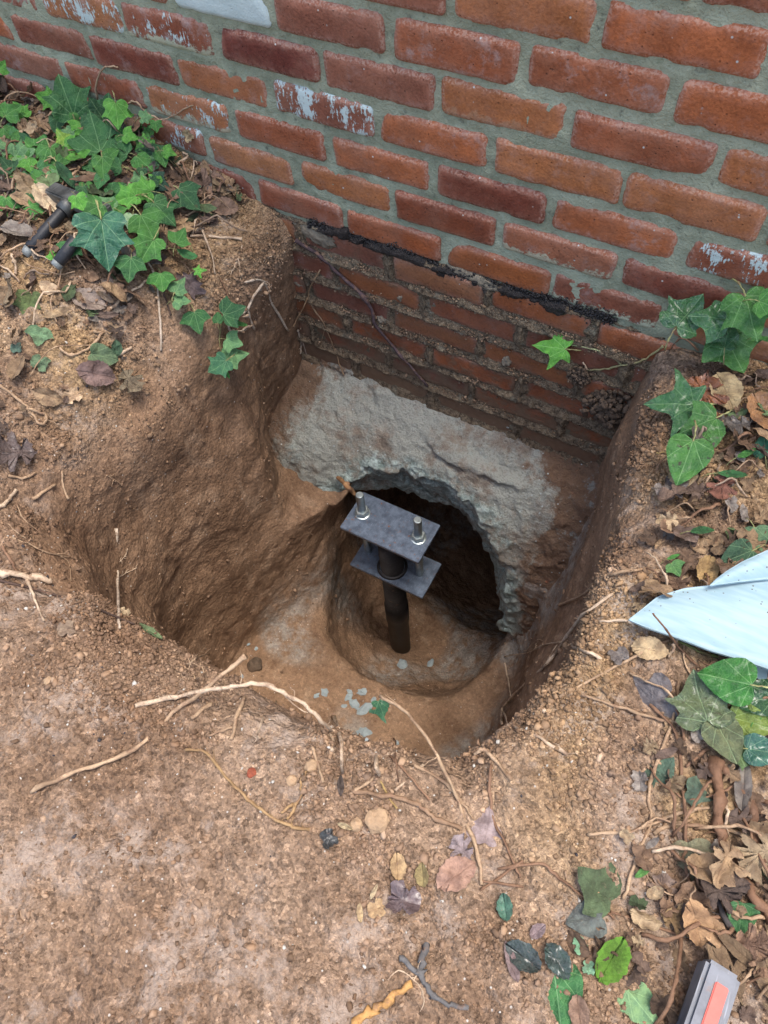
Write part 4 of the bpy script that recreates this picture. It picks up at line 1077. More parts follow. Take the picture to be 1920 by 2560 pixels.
ivy('green ivy clump growing against the brick wall at the left, over a black handled tool', (250, 430),
    [([(330, 640), (380, 640), (440, 610), (470, 592)], 7, 6, TAN), ([c8(640, 520), c8(700, 600), c8(760, 680)], 7, 6), ([c8(920, 790), c8(1060, 840), c8(1150, 900), c8(1200, 990)], 6, 5),
     ([c8(1050, 740), c8(1110, 820), c8(1140, 940)], 5, 4), ([c8(620, 860), c8(650, 980), c8(730, 1120)], 5, 4), ([c8(1060, 900), c8(1050, 1000), c8(1065, 1120)], 5, 4),
     ([c8(1370, 850), c8(1370, 920), c8(1375, 1000)], 5, 5), ([c8(20, 300), c8(60, 500), c8(200, 560), c8(400, 690)], 7, 5), ([c8(710, 400), c8(690, 540), c8(670, 660)], 8, 6, TAN),
     ([c8(220, 900), c8(250, 1010), c8(255, 1080)], 5, 4), ([c8(870, 930), c8(1000, 890), c8(1100, 930), c8(1190, 980)], 6, 5), ([c8(1290, 1600), c8(1420, 1540), c8(1560, 1450), c8(1660, 1340)], 8, 6, TAN),
     ([c8(1550, 1480), c8(1600, 1570), c8(1640, 1650)], 5, 4)],
    [I(560, 330, 340, -110, 'ivy5', G2, lift=.07, cam=.75, var=0), I(610, 430, 230, 95, 'ivy3', G1, lift=.08, cam=.7), I(400, 320, 170, -170, 'ivy5', G3, lift=.06, cam=.6),
     I(95, 430, 170, -40, 'ivy3', G1, lift=.06), I(10, 420, 140, -60, 'ivy3', G1, lift=.05), I(850, 480, 290, -125, 'ivy3', G4, lift=.05, cam=.8), I(965, 430, 220, 85, 'ivy5', G3, lift=.085, cam=.7, var=1),
     I(900, 350, 130, -90, 'ivy3', G4, lift=.05, cam=.7), I(810, 660, 380, -105, 'ivy3', G2, lift=.06, cam=.45, var=2), I(850, 870, 200, 85, 'heart', G1, lift=.07), I(840, 1000, 150, 100, 'heart', G2, lift=.05, cam=.3),
     I(520, 640, 140, -130, 'ivy3', G5, lift=.06), I(530, 930, 310, 55, 'lance', G4, lift=.05, cam=.4), I(240, 870, 140, 70, 'ivy3', G3, lift=.05), I(330, 720, 200, -60, 'ivy3', G1, lift=.04),
     I(190, 790, 200, -20, 'ivy5', G6, lift=.04), I(40, 720, 150, 20, 'ivy5', G6, lift=.03), I(600, 730, 170, 10, 'ivy3', G3, lift=.04), I(620, 800, 240, -20, 'lance', G3, lift=.05), I(430, 800, 250, 75, 'ivy5', G1, lift=.04),
     I(1070, 635, 130, 10, 'ivy3', G3, lift=.06), I(1200, 670, 120, -100, 'ivy3', G3, lift=.05), I(1345, 805, 150, 70, 'heart', G1, lift=.04), I(1395, 765, 120, 15, 'ivy3', G3, lift=.06, cam=.6),
     I(1180, 840, 180, 40, 'heart', G1, lift=.04), I(960, 1090, 180, -40, 'heart', G2, lift=.03), I(1185, 1070, 200, -170, 'ivy5', G3, lift=.06, cam=.7), I(1310, 1030, 200, 20, 'ivy3', (.025, .085, .06), lift=.04, cam=.6),
     I(1550, 1140, 270, 45, 'ivy3', G4, lift=.04, cam=.5, var=3), I(730, 1040, 220, -140, 'heart', (.05, .14, .10), lift=.03), I(1060, 1140, 200, 160, 'ivy5', G3, lift=.055), I(1340, 1250, 260, 45, 'ivy5', G2, lift=.05, cam=.7),
     I(1215, 1370, 270, 60, 'ivy3', G1, lift=.07, cam=.7, var=0), I(1090, 1330, 150, 100, 'heart', (.30, .48, .30), lift=.06), I(860, 1470, 430, 82, 'ivy5', (.04, .165, .095), lift=.095, cam=.8, var=0, wet=.4),
     I(890, 1190, 180, -150, 'ivy3', G6, lift=.06), I(960, 1260, 170, -20, 'ivy5', G1, lift=.05), I(1230, 1560, 260, 120, 'ivy5', G1, lift=.06, cam=.7), I(1080, 1720, 230, 95, 'ivy3', G2, lift=.05, cam=.6),
     I(1490, 1480, 170, -60, 'ivy3', G1, lift=.05), I(1540, 1610, 230, 25, 'lance', G2, lift=.04), I(60, 1210, 180, 80, 'ivy5', G1, lift=.03), I(300, 1240, 150, 20, 'ivystar', G1, lift=.03),
     I(440, 1620, 90, -110, 'ivy3', G3, lift=.02), I(570, 1580, 170, 110, 'ivy3', G2, lift=.04), I(1340, 1840, 190, 80, 'ivy3', G1, lift=.03), I(1480, 1880, 170, -60, 'ivy3', G6, lift=.035), I(1500, 2000, 150, 5, 'ivy3', G6, lift=.03, cam=.3),
     I(1655, 1745, 100, -10, 'ivystar', G3, lift=.05), I(150, 960, 190, -15, 'lance', G1, lift=.04), I(360, 930, 170, 30, 'ivy5', G2, lift=.03), I(720, 1180, 170, 150, 'heart', G2, lift=.03), I(10, 60, 110, -60, 'ivy3', G3, lift=.05, cam=.7),
     I(470, 520, 150, 100, 'heart', G4, lift=.05), I(1010, 760, 170, -150, 'ivy3', G2, lift=.03), I(20, 870, 150, 130, 'heart', G2, lift=.03), I(300, 1000, 150, 170, 'ivy3', G1, lift=.03), I(160, 640, 150, -30, 'ivy3', G2, lift=.03), I(740, 520, 170, 110, 'heart', G4, lift=.04),
     I(790, 1230, 190, 150, 'ivy3', G1, lift=.125, cam=.6), I(660, 1180, 150, 60, 'ivy5', G3, lift=.125, cam=.6)] +
    [I(random.uniform(-10, 1350), random.uniform(420, 1250), random.uniform(90, 160), random.uniform(0, 360), random.choice(['ivy3', 'ivy5', 'heart', 'ivy3']), random.choice([G1, G1, G2, G3, G4, G6]), lift=random.uniform(.015, .045)) for _ in range(56)])
def s1(x, y): return (x * .422, 600 + y * .422)
def J(x, y, s, dg, sh, ti, **kw):
    a = s1(x, y); return (a[0], a[1], s * .422, dg, sh, ti, kw)
ivy('small ivy sprig hanging down the left wall of the pit beside a white bent root', s1(1290, 400),
    [([s1(1350, 390), s1(1345, 320), s1(1300, 230)], 6, 4, BRN), ([s1(1310, 500), s1(1295, 590), s1(1310, 680)], 5, 4), ([s1(1470, 440), s1(1380, 480), s1(1350, 530), s1(1420, 545), s1(1490, 500)], 6, 5, PALE)],
    [J(1375, 430, 155, -20, 'ivy3', G4, lift=.05, cam=.6), J(1165, 478, 145, 75, 'ivy3', G2, lift=.03, cam=.6), J(1290, 465, 70, -90, 'heart', G2, lift=.03), J(1380, 605, 115, 20, 'ivy3', G6, lift=.05, cam=.6), J(1385, 690, 150, -15, 'ivy3', G6, lift=.06, cam=.6),
     J(1300, 745, 140, 140, 'ivy5', (.06, .20, .10), lift=.06, cam=.6), J(1330, 770, 100, 60, 'lance', G1, lift=.06), J(1400, 495, 110, 10, 'lance', G1, lift=.04)])
def s5(x, y): return (1250 + x * .4039, 650 + y * .4039)
def K(x, y, s, dg, sh, ti, **kw):
    a = s5(x, y); return (a[0], a[1], s * .4039, dg, sh, ti, kw)
ivy('single bright green ivy shoot reaching over the pit in front of the excavated bricks', s5(1000, 545),
    [([s5(380, 515), s5(560, 545), s5(680, 590), s5(750, 642)], 4, 5, (.45, .48, .25)), ([s5(545, 678), s5(650, 672), s5(750, 648), s5(850, 632), s5(930, 590), s5(1010, 530)], 5, 7, (.38, .36, .18)), ([s5(515, 630), s5(548, 678)], 5, 5, PALE)],
    [K(330, 540, 210, 190, 'ivystar', G3, lift=.035, cam=.7, var=1)])
ivy('glossy wet ivy growing at the foot of the wall at the right edge', s5(1330, 560),
    [([s5(1500, 460), s5(1520, 500), s5(1535, 540)], 6, 6), ([s5(1230, 560), s5(1130, 480), s5(1050, 570)], 6, 5, BRN), ([s5(1430, 310), s5(1500, 330)], 5, 5), ([s5(1620, 400), s5(1570, 500), s5(1540, 560)], 6, 6)],
    [K(1150, 345, 250, -50, 'ivy5', G2, lift=.05, cam=.7, wet=1.), K(1315, 355, 230, -170, 'ivy3', G2, lift=.055, cam=.65, wet=1.), K(1545, 320, 300, 75, 'ivy5', G1, lift=.06, cam=.7, wet=.3), K(1660, 280, 170, 30, 'ivy3', G1, lift=.06, cam=.6),
     K(1440, 560, 290, 70, 'ivy3', (.07, .22, .05), lift=.05, cam=.65, wet=.4), K(1400, 490, 170, -80, 'heart', G2, lift=.05, wet=.7), K(1650, 490, 120, 20, 'lance', G1, lift=.03)])
ivy('ivy with black blotched leaves trailing over leaf litter at the right rim of the pit', s5(1340, 1000),
    [([s5(1080, 1010), s5(1095, 1100), s5(1110, 1180)], 5, 5, BRN), ([s5(1290, 1090), s5(1430, 980), s5(1520, 890)], 6, 5, YEL), ([s5(970, 1200), s5(1090, 1185), s5(1290, 1155), s5(1400, 1160)], 5, 4, YEL), ([s5(1540, 880), s5(1560, 1000), s5(1575, 1080)], 5, 5, YEL)],
    [K(1090, 890, 300, 185, 'ivystar', (.05, .18, .06), lift=.045, cam=.65, wet=.6, var=0), K(1255, 1010, 240, 160, 'ivy3', G1, lift=.04, cam=.6, spots=.9, wet=.3), K(1160, 1215, 300, 110, 'heart', G1, lift=.05, cam=.65, spots=1., wet=.3),
     K(1640, 1160, 150, -90, 'heart', (.05, .2, .12), lift=.03), K(1415, 1325, 170, 10, 'lance', G2, lift=.03), K(1510, 1205, 130, -20, 'lance', G1, lift=.03)])
def s8(x, y): return (1400 + x * .3134, 1300 + y * .3134)
def Lf(x, y, s, dg, sh, ti, **kw):
    a = s8(x, y); return (a[0], a[1], s * .3134, dg, sh, ti, kw)
ivy('low ivy with one large bright leaf below the pale blue blade at the right edge', s8(1500, 1600),
    [([s8(900, 940), s8(1100, 1050), s8(1280, 1110)], 8, 7, (.25, .30, .10)), ([s8(1500, 1300), s8(1600, 1330), s8(1680, 1350)], 6, 5), ([s8(1280, 1320), s8(1200, 1460)], 7, 6, BRN), ([s8(1330, 1840), s8(1420, 1900), s8(1440, 1960)], 6, 6, TAN)],
    [Lf(1370, 1280, 400, 195, 'heart', (.035, .19, .03), lift=.05, cam=.7, var=1, wet=.3), Lf(1600, 1430, 330, 170, 'heart', G4, lift=.035, cam=.6, wet=1.), Lf(1130, 1460, 420, -100, 'ivy5', (.10, .14, .07), lift=.025, cam=.5, spots=.6, wet=.5, var=3),
     Lf(1310, 1730, 340, 70, 'heart', (.16, .19, .10), lift=.03, cam=.5, spots=.45), Lf(1500, 1610, 320, 20, 'heart', (.20, .29, .055), lift=.03, cam=.6, spots=.4, var=3, wet=.3), Lf(1600, 1840, 280, 10, 'heart', (.035, .14, .10), lift=.03, cam=.6, wet=1.),
     Lf(1620, 1640, 200, 30, 'ivy3', G1, lift=.03, cam=.5), Lf(1480, 1870, 240, 40, 'ivy5', (.09, .15, .06), lift=.02, cam=.4, spots=.5)])
ivy('two small ivy shoots in the litter above the pale blue blade', s8(1400, 260),
    [([s8(1350, 90), s8(1310, 230), s8(1300, 300), s8(1335, 390)], 7, 6, (.42, .40, .16))],
    [Lf(1440, 280, 270, 160, 'heart', (.05, .12, .07), lift=.03, cam=.5), Lf(1570, 140, 220, 80, 'ivy3', (.13, .24, .13), lift=.035, cam=.5), Lf(1110, 85, 190, 0, 'lance', G2, lift=.03), Lf(915, 385, 130, 60, 'ivy3', (.10, .24, .08), lift=.02), Lf(890, 300, 110, -20, 'lance', G1, lift=.02)])

# ------------------------------------------------------------------ single fallen leaves
def fallen(label, px, py, s, dg, shape, tint, cat='leaf', name='fallen_leaf', group=None, **kw):
    kw.setdefault('lift', .006); kw.setdefault('cam', .25); kw.setdefault('follow', True)
    live_shape = shape.startswith('ivy') or shape == 'heart'
    o, p = leaf_at(px, py, s, dg, shape, tint, name=name, **kw)
    tag(o, label, cat, group)
    return o
FT = [
 ('green three lobed ivy leaf lying on the pit floor near the front', 953, 1772, 62, 75, 'ivy3', (.04, .17, .10), dict(var=1, wet=.3)),
 ('lilac grey pointed leaf beside the frayed stick in the lower middle', 1218, 2072, 90, -80, 'ivy3', (.36, .29, .29), dict(dead=True, var=1)),
 ('ragged lilac grey leaf against the pinkish tan leaf', 1160, 2128, 80, -125, 'oak', (.30, .25, .26), {}),
 ('pinkish tan crinkled leaf lying across a twig in the lower middle', 1130, 2196, 118, -40, 'oval', (.46, .29, .22), dict(var=0)),
 ('small tan oval leaf left of the wet purple leaf', 994, 2176, 66, -85, 'oval', (.44, .31, .17), dict(var=3)),
 ('small olive yellow leaf standing above the wet purple leaf', 1057, 2195, 60, -95, 'oval', (.30, .24, .11), dict(var=3)),
 ('wet purple brown leaf lying flat in the lower middle', 1010, 2252, 118, -160, 'torn', (.15, .11, .115), dict(wet=1., var=3)),
 ('pale curled strip of leaf at the left of the wet purple leaf', 900, 2288, 50, -90, 'lance', (.50, .38, .22), dict(var=1)),
 ('small tan curled leaf scrap next to the pale curled strip', 940, 2272, 62, -20, 'torn', (.46, .32, .18), dict(var=0)),
 ('bent straw coloured leaf scrap above the pale curled strip', 932, 2235, 40, -60, 'lance', (.52, .42, .27), dict(var=0)),
 ('teal green blotched leaf on the soil at the lower right', 1264, 2278, 66, -100, 'oval', (.09, .21, .15), dict(wet=.3, var=3)),
 ('dark shrivelled leaf scrap standing in front of the pit', 852, 1970, 56, -90, 'lance', (.09, .07, .06), dict(var=0)),
 ('black wet crumpled leaf scrap left of the tan stone', 821, 2096, 66, 70, 'torn', (.035, .04, .042), dict(wet=.7, var=1)),
 ('pale wood like chip beside the black leaf scrap', 858, 2064, 45, 20, 'lance', (.50, .40, .24), dict(var=0)),
 ('olive green folded leaf caught on the curving root', 1489, 2222, 118, -130, 'ivy3', (.10, .15, .075), dict(var=2, dead=True)),
 ('blue grey dull leaf just below the olive folded leaf', 1472, 2298, 92, 170, 'heart', (.16, .19, .18), dict(dead=True)),
 ('large bright green leaf with brown edge near the bottom', 1392, 2478, 142, 78, 'heart', (.07, .24, .08), dict(var=1)),
 ('bright yellow green pointed leaf near the bottom right', 1520, 2414, 124, -55, 'oval', (.13, .30, .03), dict(var=3)),
 ('pale mint green rounded leaf at the bottom right', 1596, 2508, 96, 55, 'heart', (.24, .42, .21), dict(var=1)),
 ('black green wet leaf left of the large bright green leaf', 1320, 2400, 100, -140, 'oval', (.04, .06, .055), dict(wet=1., var=3)),
 ('second black green wet leaf above the large bright green leaf', 1386, 2392, 90, 60, 'oval', (.03, .055, .045), dict(wet=1., var=0)),
 ('mint green broken leaf pieces left of the yellow green leaf', 1452, 2362, 56, 60, 'torn', (.20, .40, .24), dict(var=3)),
 ('small mint green leaf scrap beside the yellow green leaf', 1472, 2418, 46, 90, 'torn', (.20, .38, .24), dict(var=0)),
 ('brown smooth leaf right of the large bright green leaf', 1446, 2520, 82, 80, 'oval', (.30, .20, .145), dict(var=3)),
 ('small lilac leaf above the black green wet leaves', 1340, 2332, 50, -40, 'oval', (.36, .28, .29), dict(var=3)),
 ('narrow lilac brown leaf at the left of the wet leaves', 1282, 2420, 96, -90, 'lance', (.28, .21, .21), dict(var=3)),
 ('orange tan dry leaf standing beside the dark root stub', 1736, 2292, 112, 80, 'oval', (.46, .29, .16), dict(var=0, lift=.02)),
 ('tan pointed dry leaf folded against the orange tan leaf', 1778, 2322, 90, 60, 'oval', (.48, .32, .19), dict(var=3, lift=.012)),
 ('yellowish brown broken leaf left of the orange tan leaf', 1678, 2296, 86, 20, 'oak', (.36, .25, .13), {}),
 ('brown flat leaf under the stems at the lower right', 1655, 2235, 90, -80, 'oak', (.25, .18, .14), {}),
 ('pale green round leaf beside the nearer thick root', 1810, 2188, 70, 95, 'heart', (.17, .29, .17), {}),
 ('small green leaf under the pale vine stem', 1604, 2182, 60, -30, 'lance', (.09, .24, .06), {}),
 ('green leaf between the two thick roots at the right edge', 1852, 2284, 80, 100, 'heart', (.06, .19, .07), {}),
 ('brown crumpled leaf above the grey metal bar', 1868, 2360, 110, 10, 'oak', (.30, .19, .13), dict(lift=.02)),
 ('tan leaf at the right edge above the grey metal bar', 1902, 2398, 80, 80, 'oak', (.40, .26, .17), dict(lift=.02)),
 ('olive grey long leaf over the stems at the right', 1730, 2150, 110, 80, 'ivy3', (.22, .22, .14), dict(dead=True)),
 ('teal mottled leaf under the vine stems at the right', 1655, 1945, 96, -60, 'ivy3', (.10, .17, .12), dict(dead=True)),
 ('small teal mottled leaf right of the brown straight stem', 1744, 1985, 70, 20, 'ivy3', (.11, .17, .12), dict(dead=True)),
 ('big dark grey flat leaf below the pale blue blade', 1630, 1755, 128, 160, 'ivy5', (.19, .18, .19), dict(dead=True, var=1)),
 ('ribbed pale tan leaf below the tip of the pale blue blade', 1612, 1622, 92, 15, 'oval', (.46, .35, .21), dict(var=0)),
 ('grey shrivelled leaf beside the ribbed pale tan leaf', 1548, 1640, 70, 150, 'torn', (.20, .18, .17), {}),
 ('tan oval leaf standing above the pale blue blade', 1770, 1416, 84, 100, 'oval', (.48, .33, .15), dict(var=3, lift=.015)),
 ('reddish brown wet leaf leaning under the glossy ivy', 1758, 978, 150, 100, 'oak', (.27, .105, .045), dict(wet=.9, lift=.03, cam=.5)),
 ('big pale straw coloured curled leaf beside the reddish wet leaf', 1808, 965, 112, 70, 'oval', (.52, .40, .22), dict(lift=.04, cam=.5, var=0)),
 ('orange brown shiny leaf at the right edge', 1905, 1020, 128, 60, 'oval', (.38, .20, .09), dict(wet=.9, lift=.03, cam=.5, var=3)),
 ('dark red leaf in the litter right of the pit', 1808, 1210, 90, 110, 'oak', (.22, .10, .07), dict(lift=.02)),
 ('grey shredded leaf at the right rim of the pit', 1660, 1222, 96, 10, 'oak', (.26, .23, .215), dict(lift=.015)),
 ('purple brown crinkled leaf on the left slope', 228, 933, 100, 10, 'oval', (.24, .165, .15), dict(lift=.012, var=0)),
 ('olive grey curled leaf hanging at the left rim of the pit', 320, 945, 82, 50, 'oak', (.22, .18, .12), dict(lift=.012, var=1)),
 ('dull green round leaf lying on the left slope', 253, 890, 68, 10, 'heart', (.13, .20, .11), dict(var=3, spots=.3)),
 ('small dark green leaf beside the dull green round leaf', 289, 866, 46, 80, 'oval', (.06, .12, .07), dict(var=0, lift=.01)),
 ('cream triangular leaf scrap on the left rim', 180, 990, 62, -30, 'torn', (.55, .40, .26), dict(var=3, lift=.006)),
 ('large black brown crumpled leaf at the left edge', 50, 1130, 126, 170, 'oak', (.10, .075, .07), dict(wet=.4, lift=.015, var=1)),
 ('small green torn leaf on the left slope above the purple brown leaf', 100, 908, 60, 20, 'torn', (.15, .24, .14), {}),
 ('dark teal leaf scrap at the far left of the slope', 42, 870, 42, -10, 'torn', (.10, .17, .13), {}),
 ('pale green folded leaf on the left slope', 98, 838, 52, 100, 'ivy3', (.15, .26, .14), dict(dead=True)),
 ('mottled green brown leaf in the litter below the black handled tool', 72, 758, 66, 100, 'ivy5', (.13, .19, .07), dict(dead=True, lift=.01)),
 ('cream curled leaf below the black handled tool', 118, 718, 58, 30, 'oval', (.55, .42, .28), dict(var=1, lift=.012)),
 ('long tan dry leaf in the litter below the black handled tool', 132, 784, 78, -20, 'lance', (.42, .31, .19), dict(lift=.01)),
 ('pale grey flat leaf on the yellowish soil at the left', 208, 748, 92, 15, 'oval', (.32, .26, .22), dict(var=3)),
 ('purple grey star shaped leaf on the slope below the ivy', 476, 708, 70, -60, 'maple', (.19, .145, .15), dict(lift=.008)),
 ('cream blistered leaf leaning on the black handled tool', 105, 485, 82, 50, 'oval', (.58, .47, .32), dict(lift=.06, cam=.6, var=3)),
 ('tan rolled leaf left of the black handled tool', 50, 497, 86, 25, 'lance', (.44, .31, .18), dict(lift=.04, var=0)),
 ('tan pointed leaf under the ivy on top of the pit corner', 458, 560, 62, 60, 'oak', (.36, .25, .14), dict(lift=.02)),
 ('ribbed dark brown leaf by the wall on the pit corner', 552, 520, 74, -10, 'oval', (.22, .15, .11), dict(lift=.012, var=0)),
 ('brown lobed leaf leaning against the lowest visible brick', 510, 468, 96, -15, 'oak', (.27, .18, .13), dict(lift=.012)),
 ('tan scrap of leaf stuck on the paint spotted brick', 470, 338, 42, 70, 'torn', (.42, .33, .19), dict(lift=.008, cam=.5)),
 ('small scrap of dry leaf stuck on the thin upright twig', 310, 1532, 42, 10, 'torn', (.50, .39, .25), dict(lift=.01, cam=.5)),
 ('green black leaf folded over the left front edge of the pit', 368, 1574, 74, 40, 'lance', (.13, .19, .09), dict(lift=.008)),
 ('grey brown curled leaf in front of the pit at the left', 165, 1572, 58, -20, 'torn', (.30, .225, .16), dict(lift=.008)),
]
for e in FT:
    lab, px, py, s, dg, sh, ti, kw = e
    fallen(lab, px, py, s, dg, sh, ti, **kw)

# ------------------------------------------------------------------ leaf litter and dry stems, one by one
LIT = [((.36, .25, .15), 'tan'), ((.24, .155, .10), 'brown'), ((.46, .35, .22), 'pale straw'), ((.17, .12, .095), 'dark brown'), ((.30, .27, .24), 'grey'), ((.13, .20, .09), 'dull green')]
def in_pit(x, y): return bool(pit_distance(np.array([x], np.float32), np.array([y], np.float32), np.array([0.], np.float32))[0] < .015)
def litter(n, region, where, group, seed):
    r = random.Random(seed)
    k = 0
    while k < n:
        x, y = region(r)
        if in_pit(x, y): continue
        l, n_ = drop(x, y)
        tint, cn = LIT[r.choices(range(6), [30, 26, 16, 14, 9, 5])[0]]
        sh = r.choice(['oval', 'oak', 'oval', 'torn', 'lance', 'oak'])
        o = bpy.data.objects.new('fallen_leaf', leaf_me(sh, r.randrange(4))); COL.objects.link(o)
        a = r.random() * 6.283
        nn = n_ + Vector((r.gauss(0, .32), r.gauss(0, .32), 0))
        o.matrix_basis = place_leaf(o, l + Vector((0, 0, .004 + .028 * r.random())), nn, Vector((math.cos(a), math.sin(a), r.gauss(0, .3))), .032 + .035 * r.random())
        j = .4 + .85 * r.random()
        o['tint'] = [c * j for c in tint]; o['wet'] = .6 if r.random() < .12 else 0.; o['spots'] = 0.
        tag(o, 'dry %s leaf in the loose litter %s' % (cn, where), 'leaf', group)
        k += 1
litter(105, lambda r: (-.28 - 1.0 * r.random() ** 1.25, -.01 - .36 * r.random() ** 1.2), 'around the ivy at the left', 'litter leaves around the left ivy', 3)
litter(26, lambda r: (-.24 - .75 * r.random(), -.30 - .32 * r.random()), 'thinning out on the left slope', 'litter leaves on the left slope', 13)
litter(72, lambda r: (.69 + .36 * r.random(), -.015 - .46 * r.random()), 'between the pit and the right edge', 'litter leaves beside the right rim', 5)
litter(22, lambda r: (.83 + .22 * r.random(), -.48 - .40 * r.random()), 'under the stems at the lower right', 'litter leaves at the lower right', 6)

def litter_mass(groups, seed):
    r = random.Random(seed); VV = []; FF = []; LC = []; TT = []; RR = []; off = 0
    cache = {}
    for n, region, smin, smax_ in groups:
        k = 0
        while k < n:
            x, y = region(r)
            if in_pit(x, y): continue
            l, n_ = drop(x, y)
            me_ = leaf_me(r.choice(['oval', 'oak', 'torn', 'lance', 'oak', 'torn']), r.randrange(4))
            if me_.name not in cache:
                v_ = np.empty(len(me_.vertices) * 3, np.float32); me_.vertices.foreach_get('co', v_)
                cache[me_.name] = (v_.reshape(-1, 3), [tuple(p.vertices) for p in me_.polygons])
            v_, f_ = cache[me_.name]
            a = r.random() * 6.283
            m_ = place_leaf(None, l + Vector((0, 0, .001 + .012 * r.random())), n_ + Vector((r.gauss(0, .3), r.gauss(0, .3), 0)), Vector((math.cos(a), math.sin(a), r.gauss(0, .2))), smin + (smax_ - smin) * r.random())
            m_ = np.array(m_)
            VV.append(v_ @ m_[:3, :3].T + m_[:3, 3]); FF += [tuple(i + off for i in f) for f in f_]; off += len(v_)
            LC.append(v_); c = LIT[r.choices(range(6), [22, 26, 9, 26, 13, 4])[0]][0]; j = .35 + .7 * r.random()
            TT.append(np.tile(np.array([c[0] * j, c[1] * j, c[2] * j, 1], np.float32), (len(v_), 1))); RR.append(np.full(len(v_), r.random()))
            k += 1
    me_ = bpy.data.meshes.new('leaf_litter'); me_.from_pydata(np.concatenate(VV).tolist(), [], FF); me_.update()
    me_.polygons.foreach_set('use_smooth', [True] * len(me_.polygons))
    a_ = me_.attributes.new('lco', 'FLOAT_VECTOR', 'POINT'); a_.data.foreach_set('vector', np.concatenate(LC).astype(np.float32).ravel())
    a_ = me_.attributes.new('tintv', 'FLOAT_COLOR', 'POINT'); a_.data.foreach_set('color', np.concatenate(TT).ravel())
    set_attr(me_, 'rnd', np.concatenate(RR))
    tag(obj('leaf_litter', me_, M_LITTER), kind='stuff')
litter_mass([(760, lambda r: (-.26 - 1.0 * r.random() ** 1.2, -.005 - .42 * r.random() ** 1.2), .018, .042), (60, lambda r: (-.24 - .75 * r.random(), -.30 - .36 * r.random()), .012, .03),
             (330, lambda r: (.68 + .38 * r.random(), -.01 - .48 * r.random()), .016, .04), (150, lambda r: (.78 + .25 * r.random(), -.48 - .42 * r.random()), .015, .038)], 77)

def dry_stems(n, region, where, group, seed, lmin, lmax):
    r = random.Random(seed); k = 0
    while k < n:
        x, y = region(r)
        if in_pit(x, y): continue
        a = r.random() * 6.283; L = lmin + (lmax - lmin) * r.random(); m = 5
        pts = []; cx, cy = x, y; up = .004 + .03 * r.random()
        bad = False
        for i in range(m):
            l, n_ = drop(cx, cy)
            pts.append((l.x, min(l.y, -.004), l.z + .003 + up * math.sin(math.pi * i / (m - 1)) * r.uniform(.5, 1.2)))
            a += r.gauss(0, .35); cx += math.cos(a) * L / m; cy += math.sin(a) * L / m
            if in_pit(cx, cy): bad = True
        if bad: continue
        rr = r.choice([.0012, .0016, .002, .0026])
        v_, f_ = tube_mesh('s', pts, rr, rr * .7, 5, seed=seed * 1000 + k, sub=3)
        o = obj('dry_stem', join_parts('dry_stem', [(v_, f_)]))
        o['tint'] = list(r.choice([TAN, PALE, BRN, TAN, BRN, (.30, .23, .17)]))
        tag(o, 'thin dry stem tangled in the litter %s' % where, 'stem', group)
        k += 1
dry_stems(175, lambda r: (-.25 - .95 * r.random() ** 1.2, -.02 - .42 * r.random()), 'around the ivy at the left', 'dry stems at the left', 21, .05, .17)
dry_stems(85, lambda r: (.69 + .34 * r.random(), -.03 - .5 * r.random()), 'between the pit and the right edge', 'dry stems at the right rim', 22, .03, .10)
dry_stems(58, lambda r: (.80 + .24 * r.random(), -.48 - .38 * r.random()), 'at the lower right', 'dry stems at the lower right', 23, .04, .13)

# ------------------------------------------------------------------ stones and clods
def lump(name, size, seed, sub=3, rough=.28, sq=(1, 1, 1)):
    import bmesh
    bm = bmesh.new(); bmesh.ops.create_icosphere(bm, subdivisions=sub, radius=1)
    co = np.array([v_.co for v_ in bm.verts]); s = seed * 3.7
    d = 1 + rough * (perlin(co[:, 0] * 1.3 + s, co[:, 1] * 1.3, co[:, 2] * 1.3) + .6 * np.abs(perlin(co[:, 0] * 3.1 + s, co[:, 1] * 3.1, co[:, 2] * 3.1)) + .3 * perlin(co[:, 0] * 7 + s, co[:, 1] * 7, co[:, 2] * 7))
    for v_, c, k in zip(bm.verts, co, d): v_.co = Vector(c * k * size * np.array(sq))
    me_ = bpy.data.meshes.new(name); bm.to_mesh(me_); bm.free()
    return me_
M_TANSTONE = plain('tan_stone', (.40, .27, .16), .9, .6, 130, .3, .003)
M_GREYSTONE = plain('pale_blue_chip', (.27, .32, .33), .85, .5, 150, .25, .002)
M_CLOD = plain('dark_clod', (.13, .09, .06), .95, .9, 120, .5, .006)
M_REDFRAG = plain('broken_brick', (.27, .07, .035), .9, .7, 110, .35, .004)
def stone(label, px, py, s_px, mat, seed, sq=(1, 1, .7), name='stone', sink=.25, rough=.3, sub=3):
    l, n_, t_ = hit(px, py)
    s = .5 * s_px * depth_of(l) / F_PX
    me_ = lump(name, s, seed, sub, rough, sq)
    o = obj(name, me_, mat); o.location = l + n_ * s * sq[2] * (.5 - sink); o.rotation_euler = (0, 0, seed)
    me_.polygons.foreach_set('use_smooth', [seed % 2 == 0] * len(me_.polygons))
    tag(o, label, 'stone'); return o
stone('tan angular stone below the stout knobbly branch', 942, 2052, 58, M_TANSTONE, 3)
stone('smaller tan stone left of the tan angular stone', 890, 2060, 30, M_TANSTONE, 5)
stone('round orange tan stone beside the peeling root fork', 780, 1917, 32, M_TANSTONE, 6)
stone('reddish pebble left of the round orange tan stone', 630, 1933, 24, M_REDFRAG, 7)
stone('brown rounded stone on the pit floor by the left wall', 638, 1664, 36, M_CLOD, 8)
stone('small tan stone half buried in front of the pit', 730, 1952, 26, M_TANSTONE, 9)
stone('tan pebble in the soil left of the bent stick', 122, 1703, 22, M_TANSTONE, 11)
stone('pale blue concrete chip on the tunnel floor, left of two', 1006, 1664, 32, M_GREYSTONE, 21, (1, .8, .35))
